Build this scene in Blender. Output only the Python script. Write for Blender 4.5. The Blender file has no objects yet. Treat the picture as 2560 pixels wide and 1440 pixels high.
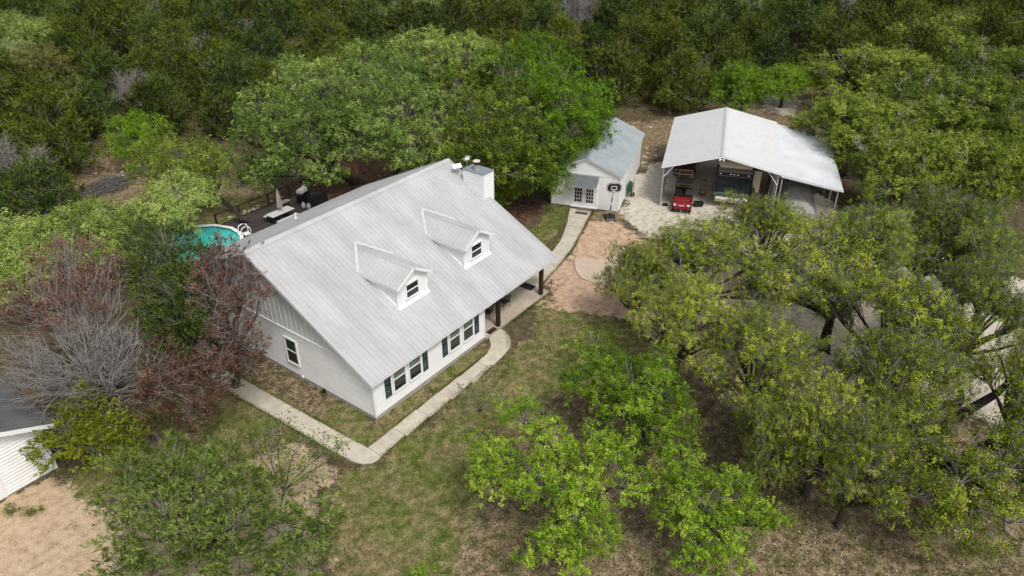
import bpy, math, random
import numpy as np
from mathutils import Vector, Matrix

SC = bpy.context.scene
COL = SC.collection
R = math.radians

# ------------------------------------------------------------------ camera, sky, sun, exposure
def set_camera():
    yaw, pitch, roll = R(-53.342), R(31.116), R(-0.122)
    fw = Vector((-math.sin(yaw)*math.cos(pitch), math.cos(yaw)*math.cos(pitch), -math.sin(pitch)))
    r0 = Vector((math.cos(yaw), math.sin(yaw), 0)); u0 = r0.cross(fw)
    r = r0*math.cos(roll) + u0*math.sin(roll); u = u0*math.cos(roll) - r0*math.sin(roll)
    cd = bpy.data.cameras.new('camera'); cam = bpy.data.objects.new('camera', cd); COL.objects.link(cam)
    m = Matrix(((r.x, u.x, -fw.x, -18.664), (r.y, u.y, -fw.y, -22.423), (r.z, u.z, -fw.z, 24.874), (0, 0, 0, 1)))
    cam.matrix_world = m
    cd.sensor_width = 36; cd.lens = 1843.52/2560*36
    cd.clip_start = .5; cd.clip_end = 3000
    SC.camera = cam
set_camera()

SUN_EL, SUN_AZ = 55, 246          # compass-like angle of the sun in the ground plane, from +X towards +Y
w = bpy.data.worlds.new('World'); SC.world = w; w.use_nodes = True
nt = w.node_tree; nt.nodes.clear()
sky = nt.nodes.new('ShaderNodeTexSky'); sky.sky_type = 'NISHITA'; sky.sun_disc = False
sky.sun_elevation = R(SUN_EL); sky.sun_rotation = R(90-SUN_AZ); sky.dust_density = 4; sky.air_density = 1.0
hs = nt.nodes.new('ShaderNodeHueSaturation'); hs.inputs['Saturation'].default_value = .32
bg = nt.nodes.new('ShaderNodeBackground'); bg.inputs['Strength'].default_value = .115
wo = nt.nodes.new('ShaderNodeOutputWorld')
nt.links.new(sky.outputs[0], hs.inputs['Color']); nt.links.new(hs.outputs[0], bg.inputs[0]); nt.links.new(bg.outputs[0], wo.inputs[0])
sl = bpy.data.lights.new('sun', 'SUN'); sl.energy = 1.5; sl.angle = R(12); sl.color = (1, .955, .89)
sun = bpy.data.objects.new('sun', sl); COL.objects.link(sun)
sd = Vector((math.cos(R(SUN_AZ))*math.cos(R(SUN_EL)), math.sin(R(SUN_AZ))*math.cos(R(SUN_EL)), math.sin(R(SUN_EL))))
sun.rotation_euler = sd.to_track_quat('Z', 'Y').to_euler(); sun.location = (0, -40, 60)
vs = SC.view_settings
vs.view_transform = 'Standard'; vs.look = 'None'; vs.gamma = 1; vs.use_curve_mapping = False; vs.exposure = .42
SC.cycles.max_bounces = 8; SC.cycles.diffuse_bounces = 4; SC.cycles.transmission_bounces = 4

# ------------------------------------------------------------------ where the trees stand (metres)
CUSTOM = {
 'oak_front_left': ((0.52, -12.53), [(-0.94, -8.18, 3.2, 0.96), (1.04, -8.28, 3.6, 0.9), (1.87, -7.24, 3.4, 0.63), (0.59, -10.13, 3.8, 0.96), (0.78, -11.92, 4.0, 1.04), (-1.83, -8.97, 2.8, 0.89), (-1.23, -10.41, 3.4, 1.03), (-0.98, -12.13, 3.6, 1.0), (0.96, -12.75, 3.9, 0.95), (0.48, -13.77, 3.5, 0.78), (-1.35, -12.76, 2.8, 1.0), (-2.36, -12.45, 2.2, 0.84), (-3.04, -11.81, 1.9, 0.64), (-2.54, -13.21, 1.8, 0.68), (-1.33, -13.49, 2.4, 0.84)]),
 'oak_front_mid': ((6.64, -11.88), [(5.15, -8.68, 3.0, 0.9), (6.03, -9.63, 3.6, 1.22), (5.57, -11.11, 4.0, 1.35), (7.25, -11.47, 3.8, 1.12), (6.31, -12.48, 3.6, 0.99), (4.47, -11.67, 3.4, 1.15), (4.58, -10.1, 3.0, 0.87), (4.66, -12.86, 3.2, 0.96), (4.68, -13.85, 2.8, 0.83), (5.87, -13.45, 3.0, 0.71)]),
 'oak_front_low': ((3.27, -16.26), [(3.69, -14.49, 3.0, 0.75), (2.5, -15.3, 3.2, 0.88), (1.8, -16.43, 3.4, 1.07), (1.39, -15.45, 2.8, 0.86), (3.58, -16.8, 3.0, 0.72), (2.39, -17.51, 2.6, 0.74), (0.92, -16.25, 2.2, 0.85), (1.47, -17.34, 2.0, 0.69), (3.0, -18.16, 2.6, 0.7), (3.13, -18.93, 2.4, 0.49), (1.34, -18.02, 1.6, 0.55), (0.44, -16.8, 1.6, 0.68), (2.27, -14.47, 3.0, 0.65)]),
 'bush_front_a': ((9.99, -6.58), [(9.94, -5.51, 1.2, 0.62), (10.95, -6.17, 1.3, 0.89), (10.75, -7.32, 1.1, 0.76), (9.59, -6.52, 0.9, 0.76)]),
 'oak_big_trunk': ((13.61, -23.11), [(9.02, -21.87, 4.2, 1.3), (8.17, -24.1, 4.0, 1.69), (9.38, -25.37, 4.2, 1.54), (6.99, -22.93, 3.4, 1.39), (7.12, -24.82, 3.0, 1.36), (7.99, -25.97, 3.2, 1.35), (6.66, -23.97, 2.4, 1.07), (11.94, -25.97, 4.5, 1.45), (10.77, -21.61, 5.0, 1.01), (12.04, -25.35, 4.2, 0.99), (13.35, -25.97, 5.0, 1.4), (9.57, -26.35, 4.0, 1.22)]),
 'grove_left': ((20.6, 23.0), [(15.36, 28.79, 4.8, 1.95), (13.83, 24.46, 4.2, 2.16), (11.82, 24.53, 3.2, 1.52), (15.99, 25.27, 6.0, 2.67), (15.68, 22.52, 6.0, 2.75), (13.56, 18.99, 4.6, 1.7), (12.9, 23.2, 3.5, 1.15), (17.88, 21.27, 6.6, 2.47)]),
 'grove_middle': ((24.0, 21.6), [(23.19, 23.17, 7.2, 2.99), (22.08, 18.47, 7.0, 3.0), (18.03, 19.32, 6.0, 2.6), (17.6, 20.6, 5.6, 1.7), (18.2, 17.0, 5.8, 1.9), (19.01, 14.89, 5.4, 2.39), (23.45, 16.37, 6.4, 2.53), (20.71, 13.69, 4.2, 2.13)]),
 'grove_right': ((25.2, 13.6), [(27.84, 17.99, 7.0, 2.52), (23.8, 12.18, 6.8, 2.74), (27.95, 12.23, 7.0, 2.56), (21.49, 11.52, 5.4, 2.24), (22.45, 8.88, 6.0, 2.49), (25.27, 8.36, 5.6, 2.42), (22.38, 7.37, 4.2, 2.2), (22.01, 9.68, 4.4, 2.09), (24.79, 7.62, 4.0, 1.82)]),
 'bright_oak': ((29.0, 10.9), [(37.63, 18.95, 6.8, 3.0), (40.74, 18.38, 7.0, 3.08), (31.8, 12.58, 7.0, 2.68), (36.65, 13.37, 6.8, 2.49), (31.89, 9.05, 6.6, 2.78), (35.52, 9.31, 6.0, 2.06), (33.09, 7.0, 5.0, 1.65), (28.4, 7.14, 5.6, 2.65), (30.86, 6.38, 4.4, 1.61), (26.91, 7.22, 4.4, 1.86), (25.17, 6.39, 3.2, 1.52), (24.85, 7.26, 2.6, 1.23)]),
 'yellow_oak': ((34.7, 25.78), [(39.05, 31.86, 7.0, 2.08), (37.06, 27.36, 7.2, 2.77), (37.86, 24.96, 7.0, 2.74), (37.46, 21.67, 6.8, 2.29), (34.74, 30.61, 6.8, 2.38)]),
 'small_oak_chimney': ((24.32, 10.75), [(23.83, 10.36, 2.0, 1.41), (24.55, 12.12, 2.0, 1.12), (24.51, 9.68, 1.6, 1.1), (23.98, 10.08, 1.0, 0.95)]),
 'light_oak_pool': ((1.6, 25.4), [(5.49, 24.22, 4.2, 1.65), (4.19, 25.22, 3.8, 1.41), (3.6, 22.42, 3.6, 1.82), (2.37, 23.43, 3.2, 1.58), (6.05, 25.43, 4.6, 0.84), (5.76, 21.95, 4.4, 1.09)]),
 'light_oak_left': ((-1.9, 25.0), [(0.23, 25.08, 4.0, 1.82), (0.87, 23.41, 3.8, 1.55), (-1.59, 25.09, 4.0, 1.78), (-1.63, 22.75, 3.6, 1.99), (-2.88, 25.62, 3.8, 1.51), (-0.54, 21.66, 3.2, 1.5), (-3.14, 23.42, 3.2, 1.72)]),
 'light_oak_edge': ((-5.4, 25.4), [(-3.92, 26.37, 4.0, 1.49), (-4.41, 27.97, 4.0, 1.51), (-5.1, 24.0, 3.6, 1.67), (-5.95, 25.16, 3.6, 1.67), (-5.92, 22.09, 3.0, 1.39), (-6.95, 22.73, 3.0, 1.38)]),
 'leaning_oak': ((10.93, 26.4), [(8.58, 30.91, 5.0, 1.53), (6.9, 29.38, 4.6, 1.77), (7.88, 27.67, 5.0, 1.76), (9.22, 27.2, 5.0, 1.63), (9.73, 26.02, 4.8, 1.48), (7.9, 26.59, 4.0, 1.61), (9.39, 25.38, 3.8, 1.18), (6.47, 30.65, 3.8, 1.35)]),
 'bright_small': ((11.9, 42.2), [(12.7, 42.82, 3.4, 1.43), (11.27, 43.03, 3.2, 1.41), (12.95, 40.74, 3.2, 1.41), (11.25, 40.59, 2.8, 1.57), (9.67, 41.42, 2.0, 1.04), (12.14, 40.48, 2.2, 1.06)]),
 'cedar_mid': ((-3.4, 11.6), [(-1.62, 13.11, 6.6, 1.28), (-2.13, 10.13, 6.6, 1.32), (-3.63, 9.32, 6.2, 1.47), (-3.63, 11.28, 6.2, 1.31), (-1.76, 15.39, 6.2, 1.1), (-2.77, 8.7, 6.0, 1.1), (-4.56, 7.83, 5.4, 1.24), (-3.8, 7.37, 5.4, 1.06), (-4.66, 9.56, 5.0, 1.18), (-4.56, 7.34, 4.2, 1.16), (-5.04, 9.04, 4.0, 1.18)]),
 'dead_cedar': ((-2.6, 8.0), [(-1.65, 8.06, 7.3, 1.18), (-2.06, 6.16, 6.9, 0.96), (-3.17, 6.61, 6.5, 1.14), (-2.64, 5.23, 6.3, 0.85), (-1.92, 5.15, 6.3, 0.57), (-3.53, 5.03, 5.5, 1.03), (-3.48, 3.81, 5.3, 0.65), (-4.24, 5.12, 4.5, 0.94), (-2.63, 7.91, 6.9, 0.97), (-3.75, 4.76, 3.9, 0.86)]),
 'cedar_front': ((-10.31, -1.26), [(-10.37, 2.86, 3.4, 0.89), (-9.4, 1.78, 3.6, 0.89), (-11.38, 2.04, 3.2, 0.86), (-10.95, 0.33, 3.6, 0.98), (-9.54, -0.19, 3.8, 0.96), (-8.05, -0.04, 3.6, 0.89), (-9.28, -1.9, 3.9, 0.93), (-8.16, -2.25, 3.6, 0.77), (-12.25, 0.68, 2.8, 0.82), (-11.83, -1.39, 3.0, 1.02), (-10.76, -2.48, 3.6, 1.01), (-9.65, -3.35, 3.8, 1.02), (-8.83, -4.49, 3.4, 1.03), (-7.56, -4.67, 3.0, 0.91), (-13.12, -0.04, 2.2, 0.76), (-12.75, -1.37, 2.4, 0.86), (-11.77, -3.22, 2.8, 0.92), (-10.54, -4.57, 3.0, 0.99), (-9.45, -5.78, 2.8, 1.0), (-8.02, -2.98, 3.4, 0.77), (-8.54, -5.29, 2.6, 0.89)]),
 'sapling': ((-7.07, -1.2), [(-5.65, -0.51, 3.6, 0.68), (-6.28, -0.16, 3.2, 0.67), (-5.64, -1.44, 3.2, 0.75), (-4.95, -2.06, 2.8, 0.68), (-4.2, -2.31, 2.6, 0.48), (-6.3, -1.08, 2.6, 0.84), (-6.27, 1.01, 3.0, 0.6), (-5.68, -2.02, 2.2, 0.76)]),
 'bush_walk': ((3.59, -3.81), [(3.59, -3.05, 0.8, 0.71), (3.98, -4.04, 0.9, 0.81), (3.35, -3.89, 0.6, 0.81)]),
 'bush_bottom': ((-5.81, -8.12), [(-5.7, -8.06, 0.4, 0.47), (-6.0, -7.91, 0.4, 0.34), (-5.61, -8.44, 0.4, 0.34)]),
 'grove_far_left': ((22.4, 28.6), [(18.41, 31.57, 5.5, 2.39), (22.58, 29.54, 6.6, 3.14), (25.01, 35.27, 6.2, 2.25), (25.47, 29.61, 7.0, 2.51)]),
 'grove_far_middle': ((28.2, 25.6), [(30.51, 32.36, 7.0, 2.31), (29.88, 26.93, 7.2, 2.57), (27.12, 20.96, 7.0, 2.73)]),
 'oak_forked': ((19.6, -16.31), [(19.48, -13.43, 5.2, 1.33), (21.41, -14.51, 5.6, 1.62), (21.72, -16.46, 5.2, 1.38), (17.01, -13.37, 4.8, 1.18), (18.34, -14.89, 5.2, 1.39), (19.04, -16.55, 5.2, 1.27), (16.92, -14.55, 4.4, 0.76), (19.66, -17.44, 4.6, 0.9), (22.51, -13.03, 5.6, 1.17), (24.2, -14.64, 5.4, 1.18)]),
}
LEANING_CEDAR = ((-7.6, 7.28), {
 'brown': [(-5.25, 16.77, 5.8, 1.59), (-7.26, 15.25, 5.6, 1.51), (-6.14, 13.09, 5.6, 1.49), (-8.46, 15.42, 5.2, 1.19), (-4.47, 13.58, 5.8, 1.13), (-7.35, 12.7, 5.2, 1.27)],
 'gray': [(-8.52, 10.08, 4.4, 2.22), (-10.2, 10.22, 4.0, 1.99), (-7.2, 8.89, 4.6, 1.68), (-9.98, 12.51, 4.2, 1.5), (-8.28, 8.48, 3.6, 1.66)],
 'green': [(-9.46, 8.89, 3.0, 0.82), (-9.4, 7.36, 2.8, 0.98), (-10.61, 8.27, 2.6, 0.89), (-10.16, 7.1, 2.2, 0.97), (-9.1, 6.59, 2.4, 0.99), (-11.51, 8.22, 2.0, 0.79), (-9.76, 6.14, 1.6, 0.89)],
 'brown2': [(-5.85, 7.45, 4.2, 0.94), (-6.51, 5.9, 3.8, 1.19), (-5.85, 4.94, 3.6, 1.1), (-7.53, 6.11, 3.2, 0.82), (-6.82, 4.55, 2.8, 0.9), (-4.77, 5.06, 3.8, 1.03)],
})
BIG_LIMB = [(13.74, -23.12, -0.1), (13.91, -22.87, 0.9), (14.56, -23.16, 1.7), (15.22, -23.78, 2.4), (15.77, -24.45, 3.2), (16.95, -25.03, 4.0)]
OLIVE_OAKS = [(17.84, -8.85, 5.0, 3.82, 4.99), (23.75, -10.47, 5.0, 3.18, 5.79), (12.0, -10.6, 4.4, 2.65, 0.18), (23.72, -16.37, 5.2, 3.2, 4.08), (28.72, -19.05, 5.2, 3.37, 2.95), (26.47, -21.62, 5.2, 3.17, 3.6), (17.19, -19.75, 5.0, 3.39, 1.76), (21.12, -22.66, 5.0, 2.61, 1.0), (10.09, -15.51, 4.6, 3.02, 3.88), (7.8, -18.95, 4.2, 2.45, 5.47), (11.52, -20.59, 4.8, 2.64, 6.17), (6.87, -20.61, 4.0, 2.21, 6.04), (6.25, -17.23, 3.4, 1.42, 1.29), (14.94, -6.34, 3.6, 1.82, 6.07), (16.17, -25.35, 5.0, 2.03, 2.27)]
GREEN_OAKS = [(78.84, -9.52, 4.8, 6.37, 1.04), (64.53, -7.36, 4.8, 5.71, 0.92), (88.87, -12.94, 4.8, 6.28, 0.41), (46.4, -10.12, 4.8, 4.66, 1.89), (53.3, -13.3, 5, 5.24, 3.79), (57.47, -17.03, 5, 4.96, 0.02), (39.8, -15.3, 4.6, 3.5, 4.26), (39.94, -16.86, 4.6, 3.78, 2.12), (41.65, -20.48, 4.6, 3.44, 1.95), (71.77, -18.54, 5, 4.84, 5.14), (51.45, -21.33, 5, 3.52, 3.02)]
ACCENTS = [(62.92, 52.46, 6.58, 'pale', 1.98), (57.28, 53.33, 5.09, 'pale', 3.02), (67.81, 50.58, 5.38, 'pale', 4.43), (22.08, 89.13, 4.2, 'light', 0.36), (21.98, 81.76, 3.46, 'light', 6.12), (15.76, 66.76, 3.76, 'tan', 0.14), (16.29, 73.16, 3.15, 'pale', 4.71), (57.67, 74.9, 5.3, 'light', 5.31), (62.41, 71.15, 4.29, 'light', 0.11), (89.27, 26.14, 4.46, 'bright', 4.95), (102.6, 5.28, 5.42, 'pale', 2.3), (92.93, 5.52, 3.33, 'dead', 3.63), (71.1, 33.3, 3.3, 'dead', 0.06), (35.15, 96.48, 2.66, 'dead', 0.29), (39.09, 83.9, 2.57, 'dead', 1.14), (28.63, 58.94, 2.55, 'dead', 6.0), (18.48, 53.96, 2.06, 'dead', 1.23), (2.25, 40.53, 2.2, 'dead', 4.75), (39.07, 53.14, 2.51, 'tan', 5.84), (116.7, -11.56, 4.8, 'bright', 5.92), (54.09, 3.07, 3.24, 'bright', 2.16), (62.66, 1.35, 2.71, 'bright', 2.23), (91.85, 17.55, 4.02, 'pale', 3.3), (114.21, -5.52, 4.16, 'light', 4.87), (42.11, 66.78, 2.14, 'dead', 0.68), (62.78, 10.76, 1.83, 'dead', 4.7)]
FOREST = [(-3.2, 46.8, 0.98, 5.4, 0), (83.9, 63.3, 1.11, 0.7, 1), (53.1, 17.6, 1.42, 2.8, 1), (100.6, -19.9, 1.33, 2.1, 2), (24.3, 66.9, 1.62, 2.9, 0), (26.4, 104.7, 1.51, 2.4, 0), (93.6, 48.3, 1.28, 5.0, 1), (25.7, 50.5, 1.31, 4.3, 0), (67.6, 76.3, 1.34, 1.4, 1), (16.7, 85.8, 1.31, 0.9, 0), (45.7, 70.7, 1.08, 0.1, 1), (30.1, 67.6, 1.16, 3.4, 0), (53.5, 48.3, 1.61, 3.2, 1), (13.7, 53.9, 1.21, 3.9, 0), (6.4, 45.0, 1.28, 4.5, 0), (52.0, 77.5, 1.44, 6.0, 1), (49.5, 33.7, 1.3, 0.0, 1), (87.6, 50.6, 1.3, 0.4, 1), (37.4, 66.4, 1.54, 0.3, 0), (71.0, 27.4, 1.51, 0.5, 1), (34.5, 62.0, 1.53, 0.8, 0), (32.1, 40.4, 1.01, 1.9, 1), (56.6, 12.9, 0.94, 3.9, 2), (78.8, -26.2, 1.59, 3.9, 2), (66.1, 10.5, 1.18, 4.0, 2), (84.1, 34.3, 1.15, 4.0, 1), (56.0, 67.5, 1.6, 2.9, 1), (51.6, 42.7, 1.41, 3.4, 1), (71.1, 14.5, 1.53, 0.6, 2), (78.9, -18.7, 1.54, 2.0, 2), (8.3, 72.9, 1.27, 4.0, 0), (101.2, 33.7, 1.44, 0.3, 2), (74.4, 0.1, 1.55, 4.8, 2), (88.6, 56.4, 1.15, 5.7, 1), (109.5, 16.3, 1.13, 1.9, 2), (61.5, 32.1, 1.49, 2.9, 1), (91.5, -22.4, 1.16, 0.1, 2), (87.9, 11.2, 1.34, 3.1, 2), (0.3, 57.6, 1.42, 1.8, 0), (75.0, 59.1, 1.54, 4.9, 1), (50.8, 58.5, 1.66, 0.2, 1), (100.9, -6.6, 1.52, 2.7, 2), (107.6, -17.2, 1.57, 4.3, 2), (44.7, 33.4, 1.38, 5.3, 1), (62.2, 7.7, 1.04, 0.1, 2), (2.3, 62.1, 0.96, 1.9, 0), (42.5, 46.1, 0.95, 1.9, 1), (82.4, 47.8, 1.32, 5.9, 1), (57.9, 83.1, 1.66, 5.1, 1), (75.9, 52.4, 1.6, 4.1, 1), (79.5, 26.8, 1.38, 6.0, 2), (43.8, 61.6, 1.62, 0.8, 1), (40.6, 26.7, 1.16, 0.9, 1), (69.7, 69.3, 1.3, 4.4, 1), (97.6, -1.6, 1.65, 5.5, 2), (54.4, 9.3, 1.23, 2.2, 2), (5.7, 58.8, 1.01, 3.8, 0), (89.8, 0.3, 1.32, 2.5, 2), (43.3, 39.5, 1.33, 0.2, 1), (18.9, 59.4, 1.19, 1.7, 0), (62.3, 42.7, 1.68, 4.2, 1), (105.1, 10.8, 1.16, 5.4, 2), (48.2, 66.3, 1.64, 5.3, 1), (15.7, 103.8, 1.17, 3.1, 0), (16.0, 90.9, 1.44, 3.3, 0), (101.2, 15.8, 1.39, 4.8, 2), (63.8, 15.4, 1.28, 1.1, 2), (40.7, 72.2, 1.44, 4.7, 0), (30.2, 48.8, 0.96, 1.6, 1), (84.5, 22.0, 1.55, 4.0, 2), (48.5, 22.8, 1.1, 4.8, 1), (37.4, 34.9, 1.12, 3.0, 1), (4.7, 52.1, 0.94, 3.5, 0), (11.5, 84.8, 1.27, 1.1, 0), (113.9, -0.3, 1.12, 1.6, 2), (84.0, -21.5, 1.08, 4.5, 2), (16.5, 97.6, 1.32, 3.4, 0), (55.4, 87.5, 1.1, 1.1, 1), (72.6, 19.5, 1.12, 2.2, 2), (87.0, 40.5, 1.21, 1.9, 1), (105.8, -10.1, 1.46, 3.7, 2), (76.6, 47.1, 1.36, 4.9, 1), (111.4, -24.0, 1.5, 5.5, 2), (47.6, 83.0, 1.66, 6.2, 0), (3.6, 68.5, 1.41, 5.1, 0), (44.8, 53.6, 1.24, 1.0, 1), (66.7, 61.7, 1.6, 2.7, 1), (71.3, -27.6, 0.99, 4.4, 2), (100.8, 20.9, 1.26, 0.9, 2), (56.5, 33.5, 0.96, 4.3, 1), (9.5, 51.2, 1.44, 1.1, 0), (77.8, 15.2, 1.48, 1.2, 2), (68.2, 43.4, 1.63, 3.3, 1), (96.3, -14.5, 1.2, 1.3, 2), (33.9, 79.5, 1.36, 2.2, 0), (55.3, 28.6, 1.08, 3.3, 1), (28.4, 43.6, 1.11, 4.2, 1), (84.8, -5.1, 1.43, 5.3, 2), (19.5, 50.4, 0.99, 5.1, 0), (15.2, 77.3, 1.15, 0.7, 0), (73.2, 40.7, 1.64, 1.0, 1), (79.7, 39.0, 1.27, 1.9, 1), (67.9, 22.8, 1.47, 4.0, 2), (116.0, -19.7, 1.64, 0.6, 2), (95.5, 36.4, 1.19, 1.8, 2), (81.0, -1.1, 1.13, 1.0, 2), (39.4, 98.3, 1.53, 5.5, 0), (49.2, 93.8, 1.44, 3.4, 0), (27.2, 96.3, 1.67, 4.9, 0), (74.4, -5.1, 1.04, 2.8, 2), (12.8, 60.4, 0.96, 5.8, 0), (66.3, -18.0, 0.95, 2.8, 2), (34.6, 46.3, 1.13, 1.5, 1), (31.9, 73.1, 1.51, 1.3, 0), (107.6, 22.9, 1.56, 1.1, 2), (43.8, 91.3, 1.35, 2.9, 0), (50.8, 28.1, 1.18, 4.1, 1), (25.0, 78.0, 1.3, 2.3, 0), (75.1, 31.2, 1.27, 0.3, 1), (67.5, 35.9, 1.24, 1.9, 1), (6.8, 78.0, 1.09, 4.6, 0), (41.4, 50.3, 1.16, 4.6, 1), (63.5, 82.0, 1.09, 4.0, 1), (46.8, 45.7, 1.1, 0.2, 1), (25.1, 55.1, 1.19, 0.6, 0), (75.2, -23.0, 1.39, 4.1, 2), (39.1, 79.5, 1.33, 2.8, 0), (83.3, 4.7, 1.31, 3.6, 2), (71.2, 6.2, 1.11, 0.6, 2), (54.4, 37.3, 0.95, 0.5, 1), (99.1, -26.7, 1.24, 4.2, 2), (60.3, 22.6, 0.95, 1.8, 1), (107.4, 0.9, 1.27, 0.9, 2), (68.8, 57.1, 1.34, 3.7, 1), (-0.6, 51.4, 1.37, 5.5, 0), (72.8, -13.5, 1.03, 1.7, 2), (32.3, 35.9, 1.35, 5.3, 1), (47.7, 38.6, 1.08, 4.8, 1), (75.1, 74.4, 1.41, 5.6, 1), (21.0, 72.7, 1.11, 2.7, 0), (1.0, 46.3, 1.24, 2.9, 0), (84.7, 28.6, 1.41, 0.6, 2), (74.0, 65.4, 1.52, 5.1, 1), (58.0, 60.4, 1.12, 0.7, 1), (80.3, 58.3, 1.62, 4.1, 1), (53.7, 23.6, 0.99, 6.3, 1), (36.2, 88.8, 1.2, 3.2, 0), (34.6, 53.2, 1.32, 4.9, 1), (94.6, 22.8, 1.15, 4.6, 2), (38.2, 40.1, 1.11, 2.1, 1), (58.3, 17.7, 0.96, 0.4, 2), (44.7, 25.7, 1.37, 5.1, 1), (44.2, 78.5, 1.09, 2.7, 0), (-0.7, 42.7, 0.87, 5.5, 0), (70.3, -5.8, 1.19, 3.8, 2), (68.6, -13.9, 1.14, 1.1, 2), (112.5, -16.0, 1.12, 3.0, 2), (76.1, 10.2, 1.26, 0.7, 2), (93.3, 10.6, 1.14, 1.4, 2), (52.8, 63.5, 1.44, 5.8, 1), (20.9, 101.4, 1.43, 5.2, 0), (26.8, 72.4, 1.26, 2.3, 0), (20.7, 42.0, 1.06, 5.1, 0), (64.3, 27.3, 1.22, 5.9, 1), (41.9, 86.3, 1.63, 0.5, 0), (110.6, 7.2, 1.46, 5.9, 2), (94.4, -9.1, 1.3, 2.0, 2), (91.7, 43.6, 1.15, 3.8, 1), (38.0, 57.9, 1.18, 4.4, 1), (29.2, 81.8, 1.59, 4.3, 0), (16.9, 47.1, 1.21, 2.8, 0), (24.0, 44.6, 1.26, 0.5, 0), (83.9, -27.6, 1.31, 3.3, 2), (69.0, -23.3, 1.25, 1.8, 2), (10.9, 67.6, 1.33, 1.9, 0), (59.5, 27.9, 1.33, 1.4, 1), (31.8, 57.0, 1.09, 2.6, 0), (79.5, 68.9, 1.18, 0.5, 1), (29.3, 88.2, 1.41, 2.2, 0), (85.8, 16.0, 1.14, 2.5, 2), (38.5, 44.8, 1.31, 4.9, 1), (32.7, 101.6, 1.6, 3.0, 0), (51.3, 70.3, 1.17, 0.6, 1), (24.2, 61.6, 1.19, 6.2, 0), (108.4, -5.2, 1.28, 1.8, 2), (8.0, 62.7, 0.99, 0.9, 0), (101.4, 27.6, 1.57, 1.8, 2), (81.3, 10.1, 1.18, 5.7, 2), (1.1, 36.5, 1.02, 1.9, 0), (99.8, 40.1, 1.36, 4.1, 2), (11.1, 92.3, 1.38, 1.1, 0), (92.9, -4.1, 1.27, 2.1, 2), (9.6, 55.6, 1.41, 2.9, 0), (63.4, -13.2, 1.23, 2.0, 2), (25.9, 38.8, 1.01, 2.7, 1), (77.8, 5.5, 1.55, 6.2, 2), (105.8, -22.1, 1.09, 5.3, 2), (96.8, 29.7, 1.32, 5.7, 2), (22.1, 95.2, 1.63, 0.5, 0), (82.6, 53.5, 1.59, 5.8, 1), (32.9, 93.7, 1.6, 4.0, 0), (89.6, 34.3, 1.45, 3.7, 2), (19.9, 64.4, 1.35, 5.4, 0), (61.6, 64.2, 1.32, 4.6, 1), (82.7, -14.5, 1.54, 2.7, 2), (48.4, 88.0, 1.52, 1.4, 0), (98.7, 10.6, 1.57, 1.3, 2), (111.0, -9.6, 1.68, 4.2, 2), (102.7, -1.0, 1.48, 3.1, 2), (107.5, -27.4, 1.26, 4.0, 2), (62.1, 37.6, 1.45, 1.7, 1), (88.5, 5.5, 1.68, 4.0, 2), (67.2, 17.8, 0.99, 4.7, 2), (79.4, 20.2, 1.11, 5.7, 2), (56.8, 43.0, 1.36, 3.8, 1), (93.7, -27.0, 1.51, 1.8, 2), (29.3, 62.6, 1.4, 5.7, 0), (101.7, -14.8, 1.57, 5.8, 2), (-1.7, 39.5, 0.94, 3.9, 0), (51.0, 52.7, 1.38, 0.4, 1), (20.8, 106.6, 1.31, 5.9, 0), (28.0, 34.8, 0.95, 1.2, 1), (97.8, 44.8, 1.1, 5.5, 1), (29.5, 53.5, 1.34, 3.0, 0), (72.6, -9.3, 1.28, 6.1, 2), (3.4, 43.4, 1.01, 6.3, 0), (64.1, 20.5, 1.34, 2.4, 2), (78.8, 63.8, 1.2, 3.2, 1), (116.3, -25.4, 1.61, 0.8, 2), (96.2, 15.0, 1.45, 4.6, 2), (105.2, 30.8, 1.52, 3.9, 2), (44.4, 96.8, 1.29, 5.7, 0), (96.5, 3.4, 1.17, 0.8, 2), (46.8, 29.7, 1.1, 2.2, 1)]
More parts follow.
